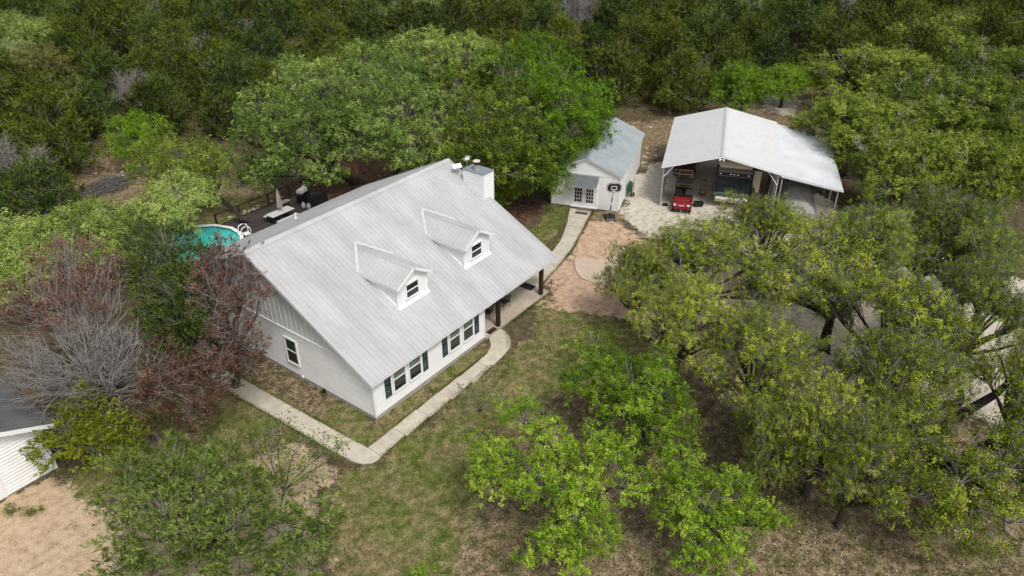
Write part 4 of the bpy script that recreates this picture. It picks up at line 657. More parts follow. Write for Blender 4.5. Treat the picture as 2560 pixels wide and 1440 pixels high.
MB().prism([(UR-.17, -.05, Z1-.01), (UR, -.05, Z1+.075), (UR+.17, -.05, Z1-.005), (UR, -.05, Z1+.03)], (0, LC+.1, 0)).build('ridge_cap', ROOFC, crf)
MB().bar((-.03, -.045, Z0-.02), (UR, -.045, Z1-.02), .03, .1).bar((UR, -.045, Z1-.02), (UW+.03, -.045, Z2-.02), .03, .1).build('front_fascia', TRIM, crf)
lrf = MB().prism([(UW-.1, .1, Z3), (UE, .1, Z4), (UE, .1, Z4-.05), (UW-.1, .1, Z3-.05)], (0, LC-.2, 0)).build('lean_to_roof', STEEL, cp)
roof_slope(lrf, (UE+.05, .07, Z4-.008), (0, 1, 0), LC-.14, (UW-UE-.06, 0, Z3-Z4+.01), .9, .30, .045, ROOFL, minor=False, base=.004)
MB().bar((UW, .055, Z3-.03), (UE+.05, .055, Z4-.02), .03, .09).build('front_fascia', TRIM, lrf)
for k in range(9):
    v = .2+k*1.5
    MB().box(.12, .22, v-.05, v+.05, -.1, Z0-.03).build('post', STEEL, cp)
    MB().box(UW-.25, UW-.15, v-.05, v+.05, -.1, Z2-.03).build('post', STEEL, cp)
    if k % 2 == 0:
        MB().box(UE-.35, UE-.25, v-.04, v+.04, -.1, Z4).build('post', STEEL, cp)
        MB().bar((.17, v, Z0-.09), (UR, v, Z1-.12), .06, .09).bar((UR, v, Z1-.12), (UW-.2, v, Z2-.09), .06, .09).bar((UW-.2, v, Z3-.1), (UE-.3, v, Z4-.1), .05, .08).build('rafter', STEEL, cp)
MB().box(UW+.05, UW+.13, .15, .23, -.1, Z3-.02).build('post', STEEL, cp)
MB().bar((.2, .16, 2.5), (.95, .16, Z0+.18), .05).bar((UW-.2, .16, 2.7), (UW-1.0, .16, Z2+.1), .05).build('corner_brace', TRIM, cp)
me = ribbed(.6, (0, 0, 3.05), .2, .03, mat('pale_side_sheet', (.40, .40, .40), .5, metal=.2, var=.2), minor=False, a=(0, 1, 0), base=.0)
for k in range(5): link('side_sheet', me, cp, (.09, .28+k*.6, .05))
MB().tube([(UR-.14, -.02, Z1-.22), (UR-.18, -.12, Z1-.3)], .055, 8).tube([(UR+.1, -.02, Z1-.22), (UR+.14, -.12, Z1-.3)], .055, 8).box(UR-.2, UR+.2, -.01, .03, Z1-.22, Z1-.16).build('flood_lamp', TRIM, cp)

# red utility vehicle
t = empty('utility_vehicle', cpt(1.86, -.95), CR, 'red utility buggy with black roof parked at the front of the carport', 'utility vehicle')
hw = .66
bd = MB().prism([(-hw, .05, .42), (-hw, .0, .62), (-hw, .10, .84), (-hw, .82, 1.06), (-hw, .9, 1.04), (-hw, .95, .40)], (2*hw, 0, 0))
body = bd.build('body', RED, t, bevel=.03)
MB().box(-hw*.8, hw*.8, .2, .66, .9, .98).build('hood_scoop', mat('scuffed_red', (.20, .03, .03), .5, var=.3), t)
MB().box(-hw-.04, hw+.04, .9, 1.75, .34, .46).build('floor', BLACK, t)
MB().box(-hw+.02, hw-.02, .86, .96, .98, 1.24).build('dashboard', BLACK, t)
MB().box(-hw, hw, 1.9, 3.0, .62, .70).box(-hw, -hw+.05, 1.9, 3.0, .7, .98).box(hw-.05, hw, 1.9, 3.0, .7, .98).box(-hw, hw, 2.95, 3.0, .7, .98).box(-hw, hw, 1.9, 1.95, .7, .98).build('cargo_bed', BLACK, t)
for x in (-.36, .36):
    MB().box(x-.26, x+.26, 1.35, 1.8, .55, .75).build('seat', BLACK, t, bevel=.03); MB().hexa([(x-.25, 1.74, .75), (x+.25, 1.74, .75), (x+.25, 1.86, .75), (x-.25, 1.86, .75)], [(x-.23, 1.86, 1.3), (x+.23, 1.86, 1.3), (x+.23, 1.94, 1.3), (x-.23, 1.94, 1.3)]).build('seat_back', mat('worn_seat', (.05, .042, .04), .7), t, bevel=.03)
cg = MB()
for x in (-hw+.02, hw-.02):
    cg.tube([(x, .82, .98), (x*.96, .98, 2.08), (x*.96, 1.9, 2.13), (x, 1.95, .7)], .028, 8)
cg.tube([(-hw*.96, .98, 2.08), (hw*.96, .98, 2.08)], .028, 8).build('roll_cage', BLACK, t)
MB().hexa([(-hw, .80, 2.1), (hw, .80, 2.1), (hw, 2.0, 2.15), (-hw, 2.0, 2.15)], [(-hw+.04, .84, 2.19), (hw-.04, .84, 2.19), (hw-.04, 1.96, 2.24), (-hw+.04, 1.96, 2.24)]).build('roof', BLACK, t, bevel=.02)
MB().tube([(-.36+.14*math.cos(a), 1.12+.06*math.sin(a), 1.22+.13*math.sin(a)) for a in np.linspace(0, 6.283, 15)], .014, 6, False).tube([(-.36, .98, 1.12), (-.36, 1.12, 1.22)], .015, 6).build('steering_wheel', BLACK, t)
for x in (-.52, .52): MB().box(x-.1, x+.1, -.012, .05, .66, .77).build('headlight', TRIM, t, bevel=.01)
MB().box(-.22, .22, .0, .03, .64, .71).build('badge', mat('pale_badge', (.62, .50, .50), .5), t)
MB().box(-hw+.04, hw-.04, -.03, .1, .40, .55).build('bumper', RED, t, bevel=.02)
MB().tube([(0, -.1, .3), (0, .1, .33)], .04, 8).tube([(-.02, -.12, .32), (.04, -.13, .2), (-.03, -.12, .18)], .02, 6).build('tow_hook', STEEL, t)
for x in (-hw+.02, hw-.02):
    for y in (.42, 2.45):
        wh = MB().tube([(x-.12, y, .31), (x-.1, y, .31), (x+.1, y, .31), (x+.12, y, .31)], [.26, .31, .31, .26], 20).build('wheel', RUBBER, t)
        sx = .125 if x > 0 else -.125
        MB().tube([(x+sx-.005, y, .31), (x+sx+.005, y, .31)], .16, 14).build('rim', STEEL, wh)
# motorhome
t = empty('motorhome', cpt(5.55, .9), CR, 'big cream motorhome with dark windscreen nosed under the carport ridge', 'motorhome')
hw = 1.27
prof = [(.25, .45), (.02, .75), (.0, 1.15), (.10, 1.7), (.22, 2.95), (.42, 3.42), (.7, 3.62), (9.6, 3.62), (9.6, .45)]
bd = MB().prism([(-hw, y, z) for y, z in prof], (2*hw, 0, 0)).build('body', CREAM, t, bevel=.06)
def face(z): return float(np.interp(z, [.75, 1.15, 1.7, 2.95, 3.42], [.02, 0, .10, .22, .42]))
def panel(name, x0, x1, z0, z1, m, off=.02, parent=None, n_=5, bow=.0):
    mb = MB(); zz = np.linspace(z0, z1, n_)
    for a, b in zip(zz, zz[1:]):
        mb.add([(x0, face(a)-off, a), (x1, face(a)-off, a), (x1, face(b)-off, b), (x0, face(b)-off, b)], [(0, 1, 2, 3)])
        mb.add([(x0, face(a)-off, a), (x0, face(b)-off, b), (x0, face(b)+.02, b), (x0, face(a)+.02, a)], [(0, 1, 2, 3)]).add([(x1, face(a)-off, a), (x1, face(b)-off, b), (x1, face(b)+.02, b), (x1, face(a)+.02, a)], [(0, 1, 2, 3)])
    return mb.build(name, m, parent or t)
panel('windscreen', -1.285, 1.285, 1.36, 2.68, mat('coach_windscreen', (.012, .02, .022), .04, var=.3, spec=.7))
panel('visor_band', -1.285, 1.285, 2.70, 3.02, BLACK)
panel('front_cap', -1.285, 1.285, 3.04, 3.30, mat('cap_with_painted_shade', (.085, .07, .055), .5), off=.015)  # beige cap, darkened by roof shade painted into its colour
panel('nose_panel', -1.285, 1.285, 1.02, 1.33, mat('painted_teal_reflection', (.03, .085, .08), .2, spec=.6))  # teal is a reflection painted as base colour
panel('lower_nose', -1.2, 1.2, .78, 1.0, TRIM, off=.015)
for x in (-.32, -.06, .22, 1.02, -1.08): MB().box(x-.07, x+.07, face(2.86)-.05, face(2.86)-.02, 2.82, 2.88).build('marker_lamp', TRIM, t)
for x in (-1.31, 1.31): MB().bar((x, face(1.0)+.02, 1.0), (x, face(3.4)+.02, 3.45), .11, .2).build('corner_post', BLACK, t)
for sx in (-1, 1):
    MB().tube([(sx*1.25, .15, 2.3), (sx*1.5, -.12, 2.1)], .025, 8).build('mirror_arm', BLACK, t); MB().box(sx*1.5-.12, sx*1.5+.12, -.2, -.06, 1.5, 2.05).build('mirror', BLACK, t, bevel=.03)
for x in (-.5, .45): MB().tube([(x, face(1.36)-.04, 1.36), (x+.5, face(1.9)-.04, 1.9)], .012, 5).build('wiper', BLACK, t)
for x in (-.95, .95): MB().box(x-.16, x+.16, -.02, .04, .82, .96).build('headlight', TRIM, t)
MB().box(hw, hw+.75, 1.1, 5.0, 1.15, 2.98).build('slide_out', CREAM, t, bevel=.02)
MB().box(hw, hw+.78, 1.06, 5.0, 2.98, 3.04).build('slide_topper', BLACK, t)
for x in (-1.1, 1.1):
    for y in (1.9, 6.9): MB().tube([(x-.14, y, .46), (x+.14, y, .46)], .46, 20).build('wheel', RUBBER, t)
# dark red pickup parked behind the buggy
t = empty('pickup_truck', cpt(1.55, 6.2), CR, 'dark pickup truck parked deep in the carport behind the red buggy', 'pickup truck')
MB().prism([(-.92, 0, .45), (-.92, .02, .95), (-.92, 1.2, 1.12), (-.92, 1.9, 1.15), (-.92, 5.2, 1.12), (-.92, 5.2, .45)], (1.84, 0, 0)).build('body', DKRED, t, bevel=.05)
MB().hexa([(-.86, 1.3, 1.1), (.86, 1.3, 1.1), (.86, 3.2, 1.1), (-.86, 3.2, 1.1)], [(-.72, 1.9, 1.75), (.72, 1.9, 1.75), (.72, 3.0, 1.75), (-.72, 3.0, 1.75)]).build('cab', BLACK, t, bevel=.05)
MB().add([(-.74, 1.36, 1.2), (.74, 1.36, 1.2), (.66, 1.82, 1.68), (-.66, 1.82, 1.68)], [(0, 1, 2, 3)]).build('windscreen', GLASS, t)
for x in (-.66, .66): MB().box(x-.16, x+.16, -.02, .05, .7, .86).build('headlight', STEEL, t)
MB().box(-.9, .9, -.08, .04, .42, .58).build('bumper', STEEL, t, bevel=.02)
for x in (-.85, .85):
    for y in (.95, 4.2): MB().tube([(x-.11, y, .36), (x+.11, y, .36)], .36, 18).build('wheel', RUBBER, t)
# wooden crate between buggy and pickup
WOOD = mat('golden_plywood', (.25, .14, .045), .7, var=.25, scale=4); LUM = mat('pale_lumber', (.55, .45, .33), .8, var=.2)
t = empty('wooden_crate', cpt(1.25, 3.6), CR+.05, 'open golden plywood crate with pale lumber rim behind the red buggy', 'crate')
MB().box(0, 1.15, 0, .9, .25, .3).box(0, 1.15, .86, .9, .3, 1.45).box(0, .04, .04, .86, .3, 1.45).build('plywood_panel', WOOD, t)
for a in ((0, 1.15, -.03, .03, .25, .33), (0, .07, -.03, .03, .33, 1.5), (1.08, 1.15, -.03, .03, .33, 1.5), (0, 1.15, .83, .9, 1.45, 1.53), (0, .07, .03, .83, 1.45, 1.53), (1.08, 1.15, .03, .83, 1.45, 1.53), (.07, 1.08, -.03, .03, 1.44, 1.5)): MB().box(*a).build('lumber_rail', LUM, t)
MB().bar((.1, 0, .4), (1.05, 0, 1.4), .07, .03).build('diagonal_brace', LUM, t)
# black storage tubs
t = empty('storage_tub', cpt(3.1, .9), CR+.3, 'black open tub on the gravel beside the motorhome nose', 'tub')
MB().hexa([(-.3, -.22, 0), (.3, -.22, 0), (.3, .22, 0), (-.3, .22, 0)], [(-.36, -.27, .3), (.36, -.27, .3), (.36, .27, .3), (-.36, .27, .3)]).build('tub_body', BLACK, t)
MB().box(-.38, .38, -.29, -.25, .28, .33).box(-.38, .38, .25, .29, .28, .33).box(-.38, -.34, -.25, .25, .28, .33).box(.34, .38, -.25, .25, .28, .33).build('rim', BLACK, t)
t = empty('tool_box', cpt(.55, .25), CR, 'small black box at the foot of the first carport post', 'toolbox')
MB().box(-.2, .2, -.12, .12, 0, .2).build('box_body', BLACK, t, bevel=.015); MB().tube([(-.1, 0, .2), (-.08, 0, .26), (.08, 0, .26), (.1, 0, .2)], .012, 6).build('handle', STEEL, t)
t = empty('hand_truck', cpt(3.3, 3.2), CR, 'thin dark hand truck standing on the carport floor near the motorhome', 'hand truck')
MB().bar((-.2, 0, .1), (-.2, .25, 1.2), .035).bar((.2, 0, .1), (.2, .25, 1.2), .035).bar((-.2, .06, .4), (.2, .06, .4), .03).bar((-.2, .16, .8), (.2, .16, .8), .03).bar((-.2, .25, 1.2), (.2, .25, 1.2), .035).build('frame', BLACK, t)
MB().box(-.22, .22, -.25, .02, .04, .06).build('toe_plate', BLACK, t)
for x in (-.24, .24): MB().tube([(x-.03, .08, .12), (x+.03, .08, .12)], .12, 12).build('wheel', RUBBER, t)
for k, (u, v, lab, m_) in enumerate(((8.2, 1.6, 'grey pole leaning beside the motorhome, front one', STEEL), (8.05, 2.6, 'rusty red pole leaning beside the motorhome', DKRED), (8.3, 3.4, 'dark pole leaning deep beside the motorhome', DKWOOD))):
    tag(MB().tube([cpt(u, v, 0), cpt(u+.25, v+.5, 2.9)], .045, 8).build('leaning_pole', m_), lab, 'pole', 'poles leaning in the carport')
# covered vehicle under the lean-to
def covered():
    rs = np.random.RandomState(4); ns, nc = 16, 22; v = []
    for i in range(ns):
        y = i/(ns-1); wv = 1.05*(1-.25*abs(y-.45)**2); top = np.interp(y, [0, .08, .25, .4, .75, .9, 1], [.75, 1.2, 1.45, 1.95, 1.9, 1.3, .9])
        for j in range(nc):
            a = math.pi*j/(nc-1); x = -math.cos(a)*wv*(1.08 if math.sin(a) < .35 else 1)
            z = top*min(1, math.sin(a)**.55 if math.sin(a) > 0 else 0)
            v.append((x+rs.normal(0, .02), y*5.0+rs.normal(0, .03), max(0.0, z+rs.normal(0, .025))))
    f = [(i*nc+j, i*nc+j+1, (i+1)*nc+j+1, (i+1)*nc+j) for i in range(ns-1) for j in range(nc-1)]+[tuple(range(nc)), tuple(range((ns-1)*nc+nc-1, (ns-1)*nc-1, -1))]
    return MB().add(v, f)
t = empty('covered_vehicle', cpt(10.5, .1), CR, 'vehicle wrapped in a grey tarpaulin under the lean-to', 'covered vehicle')
covered().build('tarpaulin', TARP, t, smooth=True).scale = (1.2, 1, 1)
MB().add([(-1.05, -.35, 0), (.1, -.5, 0), (1.0, -.3, 0), (.95, .1, .62), (-.1, .05, 1.0), (-1.0, .1, .7)], [(0, 1, 4, 5), (1, 2, 3, 4)]).build('loose_flap', mat('pale_tarp', (.38, .37, .36), .7, var=.15), t)

# ------------------------------------------------------------------ garage at the left edge
t = empty('garage', (-11.2, 9.5, 0), 0, 'white lap sided garage with grey metal roof at the left edge', 'garage')
GZ, GS, GWD = 2.72, .45, 7.2
gw = MB().prism([(0, 0, .06), (-GWD, 0, .06), (-GWD, 0, GZ), (-GWD/2, 0, GZ+GWD/2*GS), (0, 0, GZ)], (0, 7.5, 0)).build('wall', WHITE, t)
MB().box(-GWD+.03, -.03, .03, 7.4, -.1, .06).build('foundation', FOUND, t)
FG = (V3((0, 0, 0)), V3((-1, 0, 0)), V3((0, -1, 0))); FG2 = (V3((0, 0, 0)), V3((0, 1, 0)), V3((1, 0, 0)))
for k in range(24):
    z = .08+k*.175
    lim = GWD if z < GZ else 0
    e = max(.09, (z+.175-GZ)/GS) if z+.175 > GZ else .09
    if e < GWD/2-.1:
        mb = MB(); p0 = lambda u, o, zz: (-u, -o, zz)
        mb.prism([p0(e, 0, z), p0(e, .022, z), p0(e, .038, z+.038), p0(e, .006, z+.175), p0(e, 0, z+.175)], (-(GWD-2*e), 0, 0)).build('siding_board', WHITE, gw)
lap(gw, FG2, .1, 7.4, .08, 2.7, .175)
MB().fbox(FG, -.03, .09, 0, .045, .06, GZ-.02).build('corner_trim', TRIM, t)
gd = MB().fbox(FG, 2.15, 2.27, 0, .05, .06, 2.2).fbox(FG, 2.27, 4.93, 0, .05, 2.1, 2.2).fbox(FG, 4.93, 5.05, 0, .05, .06, 2.2).build('garage_door', TRIM, t)
for k in range(4): MB().fbox(FG, 2.275, 4.925, .0, .036, .07+k*.507, .07+k*.507+.495).build('door_panel', TRIM, gd)
go = .5; gez = GZ-go*GS+.1; gr = GZ+GWD/2*GS+.1
grf = MB().prism([(go, -.45, gez), (-GWD/2, -.45, gr), (-GWD-go, -.45, gez), (-GWD-go, -.45, gez-.1), (-GWD/2, -.45, gr-.1), (go, -.45, gez-.1)], (0, 8.2, 0)).build('roof', TRIM, t)
roof_slope(grf, (go+.03, -.42, gez-.012), (0, 1, 0), 8.15, (-GWD/2-go-.03, 0, gr-gez+.012), .9, .30, .05, ROOFG, minor=True, base=.006)
roof_slope(grf, (-GWD-go-.03, -.42, gez-.012), (0, 1, 0), 8.15, (GWD/2+go+.03, 0, gr-gez+.012), .9, .30, .05, ROOFG, minor=True, base=.006)
MB().bar((go, -.47, gez-.05), (-GWD/2, -.47, gr-.05), .04, .2).bar((-GWD/2, -.47, gr-.05), (-GWD-go, -.47, gez-.05), .04, .2).build('rake_fascia', TRIM, grf)

# ------------------------------------------------------------------ deck, pool and their furniture
dk = empty('deck', (0, 0, 0), label='dark brown wooden deck with post and rail behind the house', cat='deck')
DZ = .8; DX0, DX1, DY0, DY1 = 7.3, 15.4, 16.5, 23.9
n_ = int((DY1-DY0)/.145)
me = MB().box(DX0, DX1, 0, .135, DZ-.04, DZ).mesh('deck_board', DECKM)
for k in range(n_): link('deck_board', me, dk, (0, DY0+k*.145, 0))
MB().box(DX0, DX1, DY1-.02, DY1+.02, DZ-.3, DZ-.002).box(DX0-.04, DX0, DY0, DY1, DZ-.3, DZ-.002).box(DX1, DX1+.04, DY0, DY1, DZ-.3, DZ-.002).build('rim_joist', DKWOOD, dk)
for x in (DX0+.1, 9.34, 12.02, 14.0, DX1-.1):
    MB().box(x-.06, x+.06, DY1-.13, DY1-.01, -.05, DZ+1.0).build('railing_post', DKWOOD, dk)
MB().box(DX0, DX1, DY1-.16, DY1+.02, DZ+1.0, DZ+1.05).build('hand_rail', DKWOOD, dk)
MB().box(DX0+.16, DX1-.16, DY1-.10, DY1-.05, DZ+.08, DZ+.16).build('bottom_rail', DKWOOD, dk)
for x in (8, 10, 12, 14):
    for y in (17.5, 20.5): MB().box(x-.07, x+.07, y-.07, y+.07, -.05, DZ-.04).build('support_post', DKWOOD, dk)
pc = V3((4.3, 21.8, 0)); PR = 3.25; PN = 14
pl = empty('swimming_pool', tuple(pc), label='round above-ground pool with turquoise water and white rim', cat='pool')
ang = [2*math.pi*k/PN+.1 for k in range(PN)]
wm = mat('turquoise_pool_water', (.02, .36, .33), .04, var=0, c2=(.10, .60, .54), scale=1.6, bump=.35, bscale=5, spec=.5)
P_ = [(PR*math.cos(a), PR*math.sin(a)) for a in ang]
MB().add([(x*.985, y*.985, 1.08) for x, y in P_], [tuple(range(PN))]).build('water', wm, pl)
for k in range(PN):
    a, b = P_[k], P_[(k+1) % PN]
    MB().hexa([(a[0], a[1], -.05), (b[0], b[1], -.05), (b[0]*.985, b[1]*.985, -.05), (a[0]*.985, a[1]*.985, -.05)], [(a[0], a[1], 1.25), (b[0], b[1], 1.25), (b[0]*.985, b[1]*.985, 1.25), (a[0]*.985, a[1]*.985, 1.25)]).build('wall_panel', mat('pool_wall_vinyl', (.30, .45, .46), .5), pl)
    q = .996
    MB().hexa([(a[0]*1.02*q, a[1]*1.02*q, 1.255), (b[0]*1.02*q, b[1]*1.02*q, 1.255), (b[0]*.94*q, b[1]*.94*q, 1.255), (a[0]*.94*q, a[1]*.94*q, 1.255)], [(a[0]*1.02*q, a[1]*1.02*q, 1.30), (b[0]*1.02*q, b[1]*1.02*q, 1.30), (b[0]*.94*q, b[1]*.94*q, 1.30), (a[0]*.94*q, a[1]*.94*q, 1.30)]).build('rim_ledge', TRIM, pl)
t = empty('pool_ladder', (7.45, 20.5, DZ), -.25, 'white pool ladder with two curved handrails at the pool edge', 'pool ladder')
for y in (-.28, .28): MB().tube([(.35, y, 0), (.35, y, .85), (.25, y, 1.08), (.0, y, 1.15), (-.25, y, 1.05), (-.34, y, .8), (-.36, y, -.1)], .035, 8).build('handrail', TRIM, t, smooth=True)
for k in range(3): MB().box(-.44, -.26, -.26, .26, .02+k*.24, .06+k*.24).build('step', TRIM, t)
MB().box(-.1, .33, -.24, .24, .44, .50).build('top_platform', TRIM, t)
# picnic table with benches
t = empty('picnic_table', (10.98, 21.04, DZ), 0, 'white topped picnic table with fixed benches on the deck', 'picnic table')
TOP = mat('pale_table_top', (.50, .51, .49), .5, var=.06)
MB().box(-1.0, 1.0, -.42, .42, .68, .73).build('table_top', TOP, t, bevel=.01)
for y in (-.78, .72): MB().box(-.95, .95, y-.13, y+.13, .41, .45).build('bench', TOP, t, bevel=.01)
for x in (-.7, .7): MB().bar((x, -.72, .03), (x, .68, .03), .05).bar((x, -.72, .03), (x, -.72, .41), .05).bar((x, .68, .03), (x, .68, .41), .05).bar((x, -.25, .03), (x, -.25, .68), .05).bar((x, .25, .03), (x, .25, .68), .05).build('leg_frame', BLACK, t)
t = empty('patio_umbrella', (11.05, 21.08, DZ), 0, 'closed mauve patio umbrella standing in the picnic table', 'umbrella')
MB().tube([(0, 0, .05), (0, 0, 2.45)], .022, 8).build('pole', STEEL, t)
UMB = mat('mauve_umbrella_cloth', (.34, .27, .27), .8, var=.15, scale=3)
mb = MB(); n8 = 16; zz = [1.05, 1.2, 1.6, 2.0, 2.3, 2.42]; rr_ = [.22, .20, .17, .13, .075, .01]
v = [(rr_[i]*(1 if k % 2 else .62)*math.cos(2*math.pi*k/n8), rr_[i]*(1 if k % 2 else .62)*math.sin(2*math.pi*k/n8), zz[i]) for i in range(6) for k in range(n8)]
mb.add(v, [(i*n8+k, i*n8+(k+1) % n8, (i+1)*n8+(k+1) % n8, (i+1)*n8+k) for i in range(5) for k in range(n8)]).build('canopy', UMB, t)
MB().tube([(0, 0, 2.4), (0, 0, 2.52)], [.03, .015], 8).build('finial', UMB, t)
# rocking chair
t = empty('rocking_chair', (9.0, 22.75, DZ), .5, 'brown sling rocking chair at the deck edge by the pool', 'rocking chair')
SL = mat('brown_sling_cloth', (.045, .028, .03), .8, var=.2); FRM = mat('bronze_chair_frame', (.11, .085, .08), .4)
MB().bar((0, -.3, .42), (0, .22, .36), .54, .03).build('seat', SL, t); MB().bar((0, .22, .36), (0, .62, 1.12), .54, .03).build('backrest', SL, t)
for x in (-.32, .32):
    MB().tube([(x, -.55, .14), (x, -.3, .045), (x, .1, .03), (x, .45, .07), (x, .65, .16)], .022, 8).build('rocker', FRM, t)
    MB().tube([(x, -.35, .06), (x, -.38, .55), (x, -.25, .66), (x, .1, .64), (x, .38, .58), (x, .35, .06)], .02, 8).build('armrest', FRM, t)
# grill, propane tanks, covered grill, side table
t = empty('gas_grill', (14.1, 22.3, DZ), .3, 'gas grill with white lid and black cart at the deck corner', 'grill')
MB().box(-.5, .5, -.25, .25, .12, .8).build('cart', BLACK, t, bevel=.02)
MB().prism([(-.42, -.27, .86), (-.42, -.2, 1.12), (-.42, .05, 1.24), (-.42, .26, 1.1), (-.42, .27, .86)], (.84, 0, 0)).build('lid', mat('pale_grill_lid', (.62, .62, .62), .3, metal=.3), t, bevel=.03)
MB().box(-.8, -.45, -.22, .22, .8, .84).box(.45, .8, -.22, .22, .8, .84).build('side_shelf', BLACK, t)
MB().tube([(-.35, -.34, .98), (.35, -.34, .98)], .02, 8).build('handle', STEEL, t)
MB().tube([(-.52, -.18, .1), (-.48, -.18, .1)], .1, 12).tube([(.48, -.18, .1), (.52, -.18, .1)], .1, 12).build('wheel', RUBBER, t)
def tank(x, y, lab):
    t = empty('propane_tank', (x, y, DZ), 0, lab, 'propane tank', 'propane tanks on the deck')
    MB().tube([(0, 0, .02), (0, 0, .06), (0, 0, .30), (0, 0, .36), (0, 0, .38)], [.13, .155, .155, .11, .04], 16).build('cylinder', mat('tank_white', (.55, .54, .52), .45), t, smooth=True)
    MB().tube([(0, 0, .35), (0, 0, .45)], .1, 12, False).tube([(0, 0, .38), (0, 0, .43)], .03, 8).build('valve_collar', mat('tank_white', (.55, .54, .52)), t)
tank(13.42, 21.45, 'white propane tank beside the covered grill, farther from the roof'); tank(13.55, 21.0, 'white propane tank beside the covered grill, nearer to the roof edge')
t = empty('covered_grill', (14.45, 21.1, DZ), -.35, 'broad grill under a black fitted cover on the deck', 'covered grill')
MB().hexa([(-.85, -.35, 0), (.85, -.35, 0), (.85, .38, 0), (-.85, .38, 0)], [(-.75, -.26, .85), (.8, -.26, .8), (.8, .3, .8), (-.75, .3, .85)]).hexa([(-.55, -.26, .85), (.5, -.26, .85), (.5, .3, .85), (-.55, .3, .85)], [(-.48, -.12, 1.15), (.42, -.12, 1.12), (.42, .2, 1.12), (-.48, .2, 1.15)]).build('cover', mat('black_grill_cover', (.008, .008, .009), .6, var=.4), t, bevel=.04)
t = empty('side_table', (12.55, 22.6, DZ), 0, 'small grey topped side table near the closed umbrella', 'side table')
MB().box(-.45, .45, -.25, .25, .52, .56).build('table_top', mat('grey_side_top', (.22, .2, .2), .5), t, bevel=.02)
for x in (-.36, .36): MB().tube([(x, -.18, 0), (x, .18, .52)], .018, 6).tube([(x, .18, 0), (x, -.18, .52)], .018, 6).build('leg', BLACK, t)

# ------------------------------------------------------------------ vegetation
def unit(a): return a/(np.linalg.norm(a, axis=1)[:, None]+1e-9)
def segs(P0, P1, R0, R1, n=4):
    """many tapered prisms at once"""
    d = unit(P1-P0); ref = np.where(np.abs(d[:, 2:3]) < .9, np.array([[0, 0, 1.]]), np.array([[1., 0, 0]]))
    x = unit(np.cross(d, ref)); y = np.cross(d, x); N = len(P0); t = 2*np.pi*np.arange(n)/n
    o = x[:, None, :]*np.cos(t)[None, :, None]+y[:, None, :]*np.sin(t)[None, :, None]
    v = np.concatenate([P0[:, None]+o*R0[:, None, None], P1[:, None]+o*R1[:, None, None]], 1)
    k = np.arange(n); q = np.stack([k, (k+1) % n, n+(k+1) % n, n+k], 1)
    f = (np.arange(N)*2*n)[:, None, None]+q[None]
    return v.reshape(-1, 3), f.reshape(-1, 4)
def bez(A, B, Cc, D, n):
    t = np.linspace(0, 1, n+1)[None, :, None]
    return (1-t)**3*A[:, None]+3*(1-t)**2*t*B[:, None]+3*(1-t)*t*t*Cc[:, None]+t**3*D[:, None]
def curves(A, D, r0, r1, rs, lift=.25, n=4, sides=4, wob=.12):
    """bent tapering branches from points A to points D"""
    ln = np.linalg.norm(D-A, axis=1)[:, None]
    B = A+(D-A)*.35+np.array([[0, 0, 1]])*ln*lift+rs.normal(0, 1, A.shape)*ln*wob
    Cc = A+(D-A)*.7+np.array([[0, 0, 1]])*ln*lift*.5+rs.normal(0, 1, A.shape)*ln*wob
    P = bez(A, B, Cc, D, n); tt = np.linspace(0, 1, n+1)
    Rr = np.asarray(r0)[:, None]*(1-tt)[None]+np.asarray(r1)[:, None]*tt[None]
    d = unit((P[:, 1:]-P[:, :-1]).reshape(-1, 3)); a = P[:, :-1].reshape(-1, 3); b = P[:, 1:].reshape(-1, 3)
    ra, rb = Rr[:, :-1].reshape(-1), Rr[:, 1:].reshape(-1)
    return segs(a-d*ra[:, None]*.3, b+d*rb[:, None]*.3, ra, rb, sides), P
def join(parts):
    v = []; f = []; k = 0
    for a, b in parts:
        v.append(a); f.append(b+k); k += len(a)
    return np.concatenate(v), np.concatenate(f)
def clumps(lobes, rs, dens, crel, low=-.35):
    """foliage clump centres over the lobes, more on the upper shell"""
    out = []; par = []; rad = []
    for i, (x, y, z, r) in enumerate(lobes):
        n = max(6, int(dens*r*r)); u = unit(rs.normal(0, 1, (n*3, 3))); u = u[u[:, 2] > low-rs.rand(len(u))*.5][:n]
        rr_ = r*rs.uniform(.45, 1.0, len(u))**.6
        out.append(np.array([x, y, z])+u*rr_[:, None]*np.array([1, 1, .82])); par += [i]*len(u); rad += [crel]*len(u)
    return np.concatenate(out), np.array(par), np.array(rad)
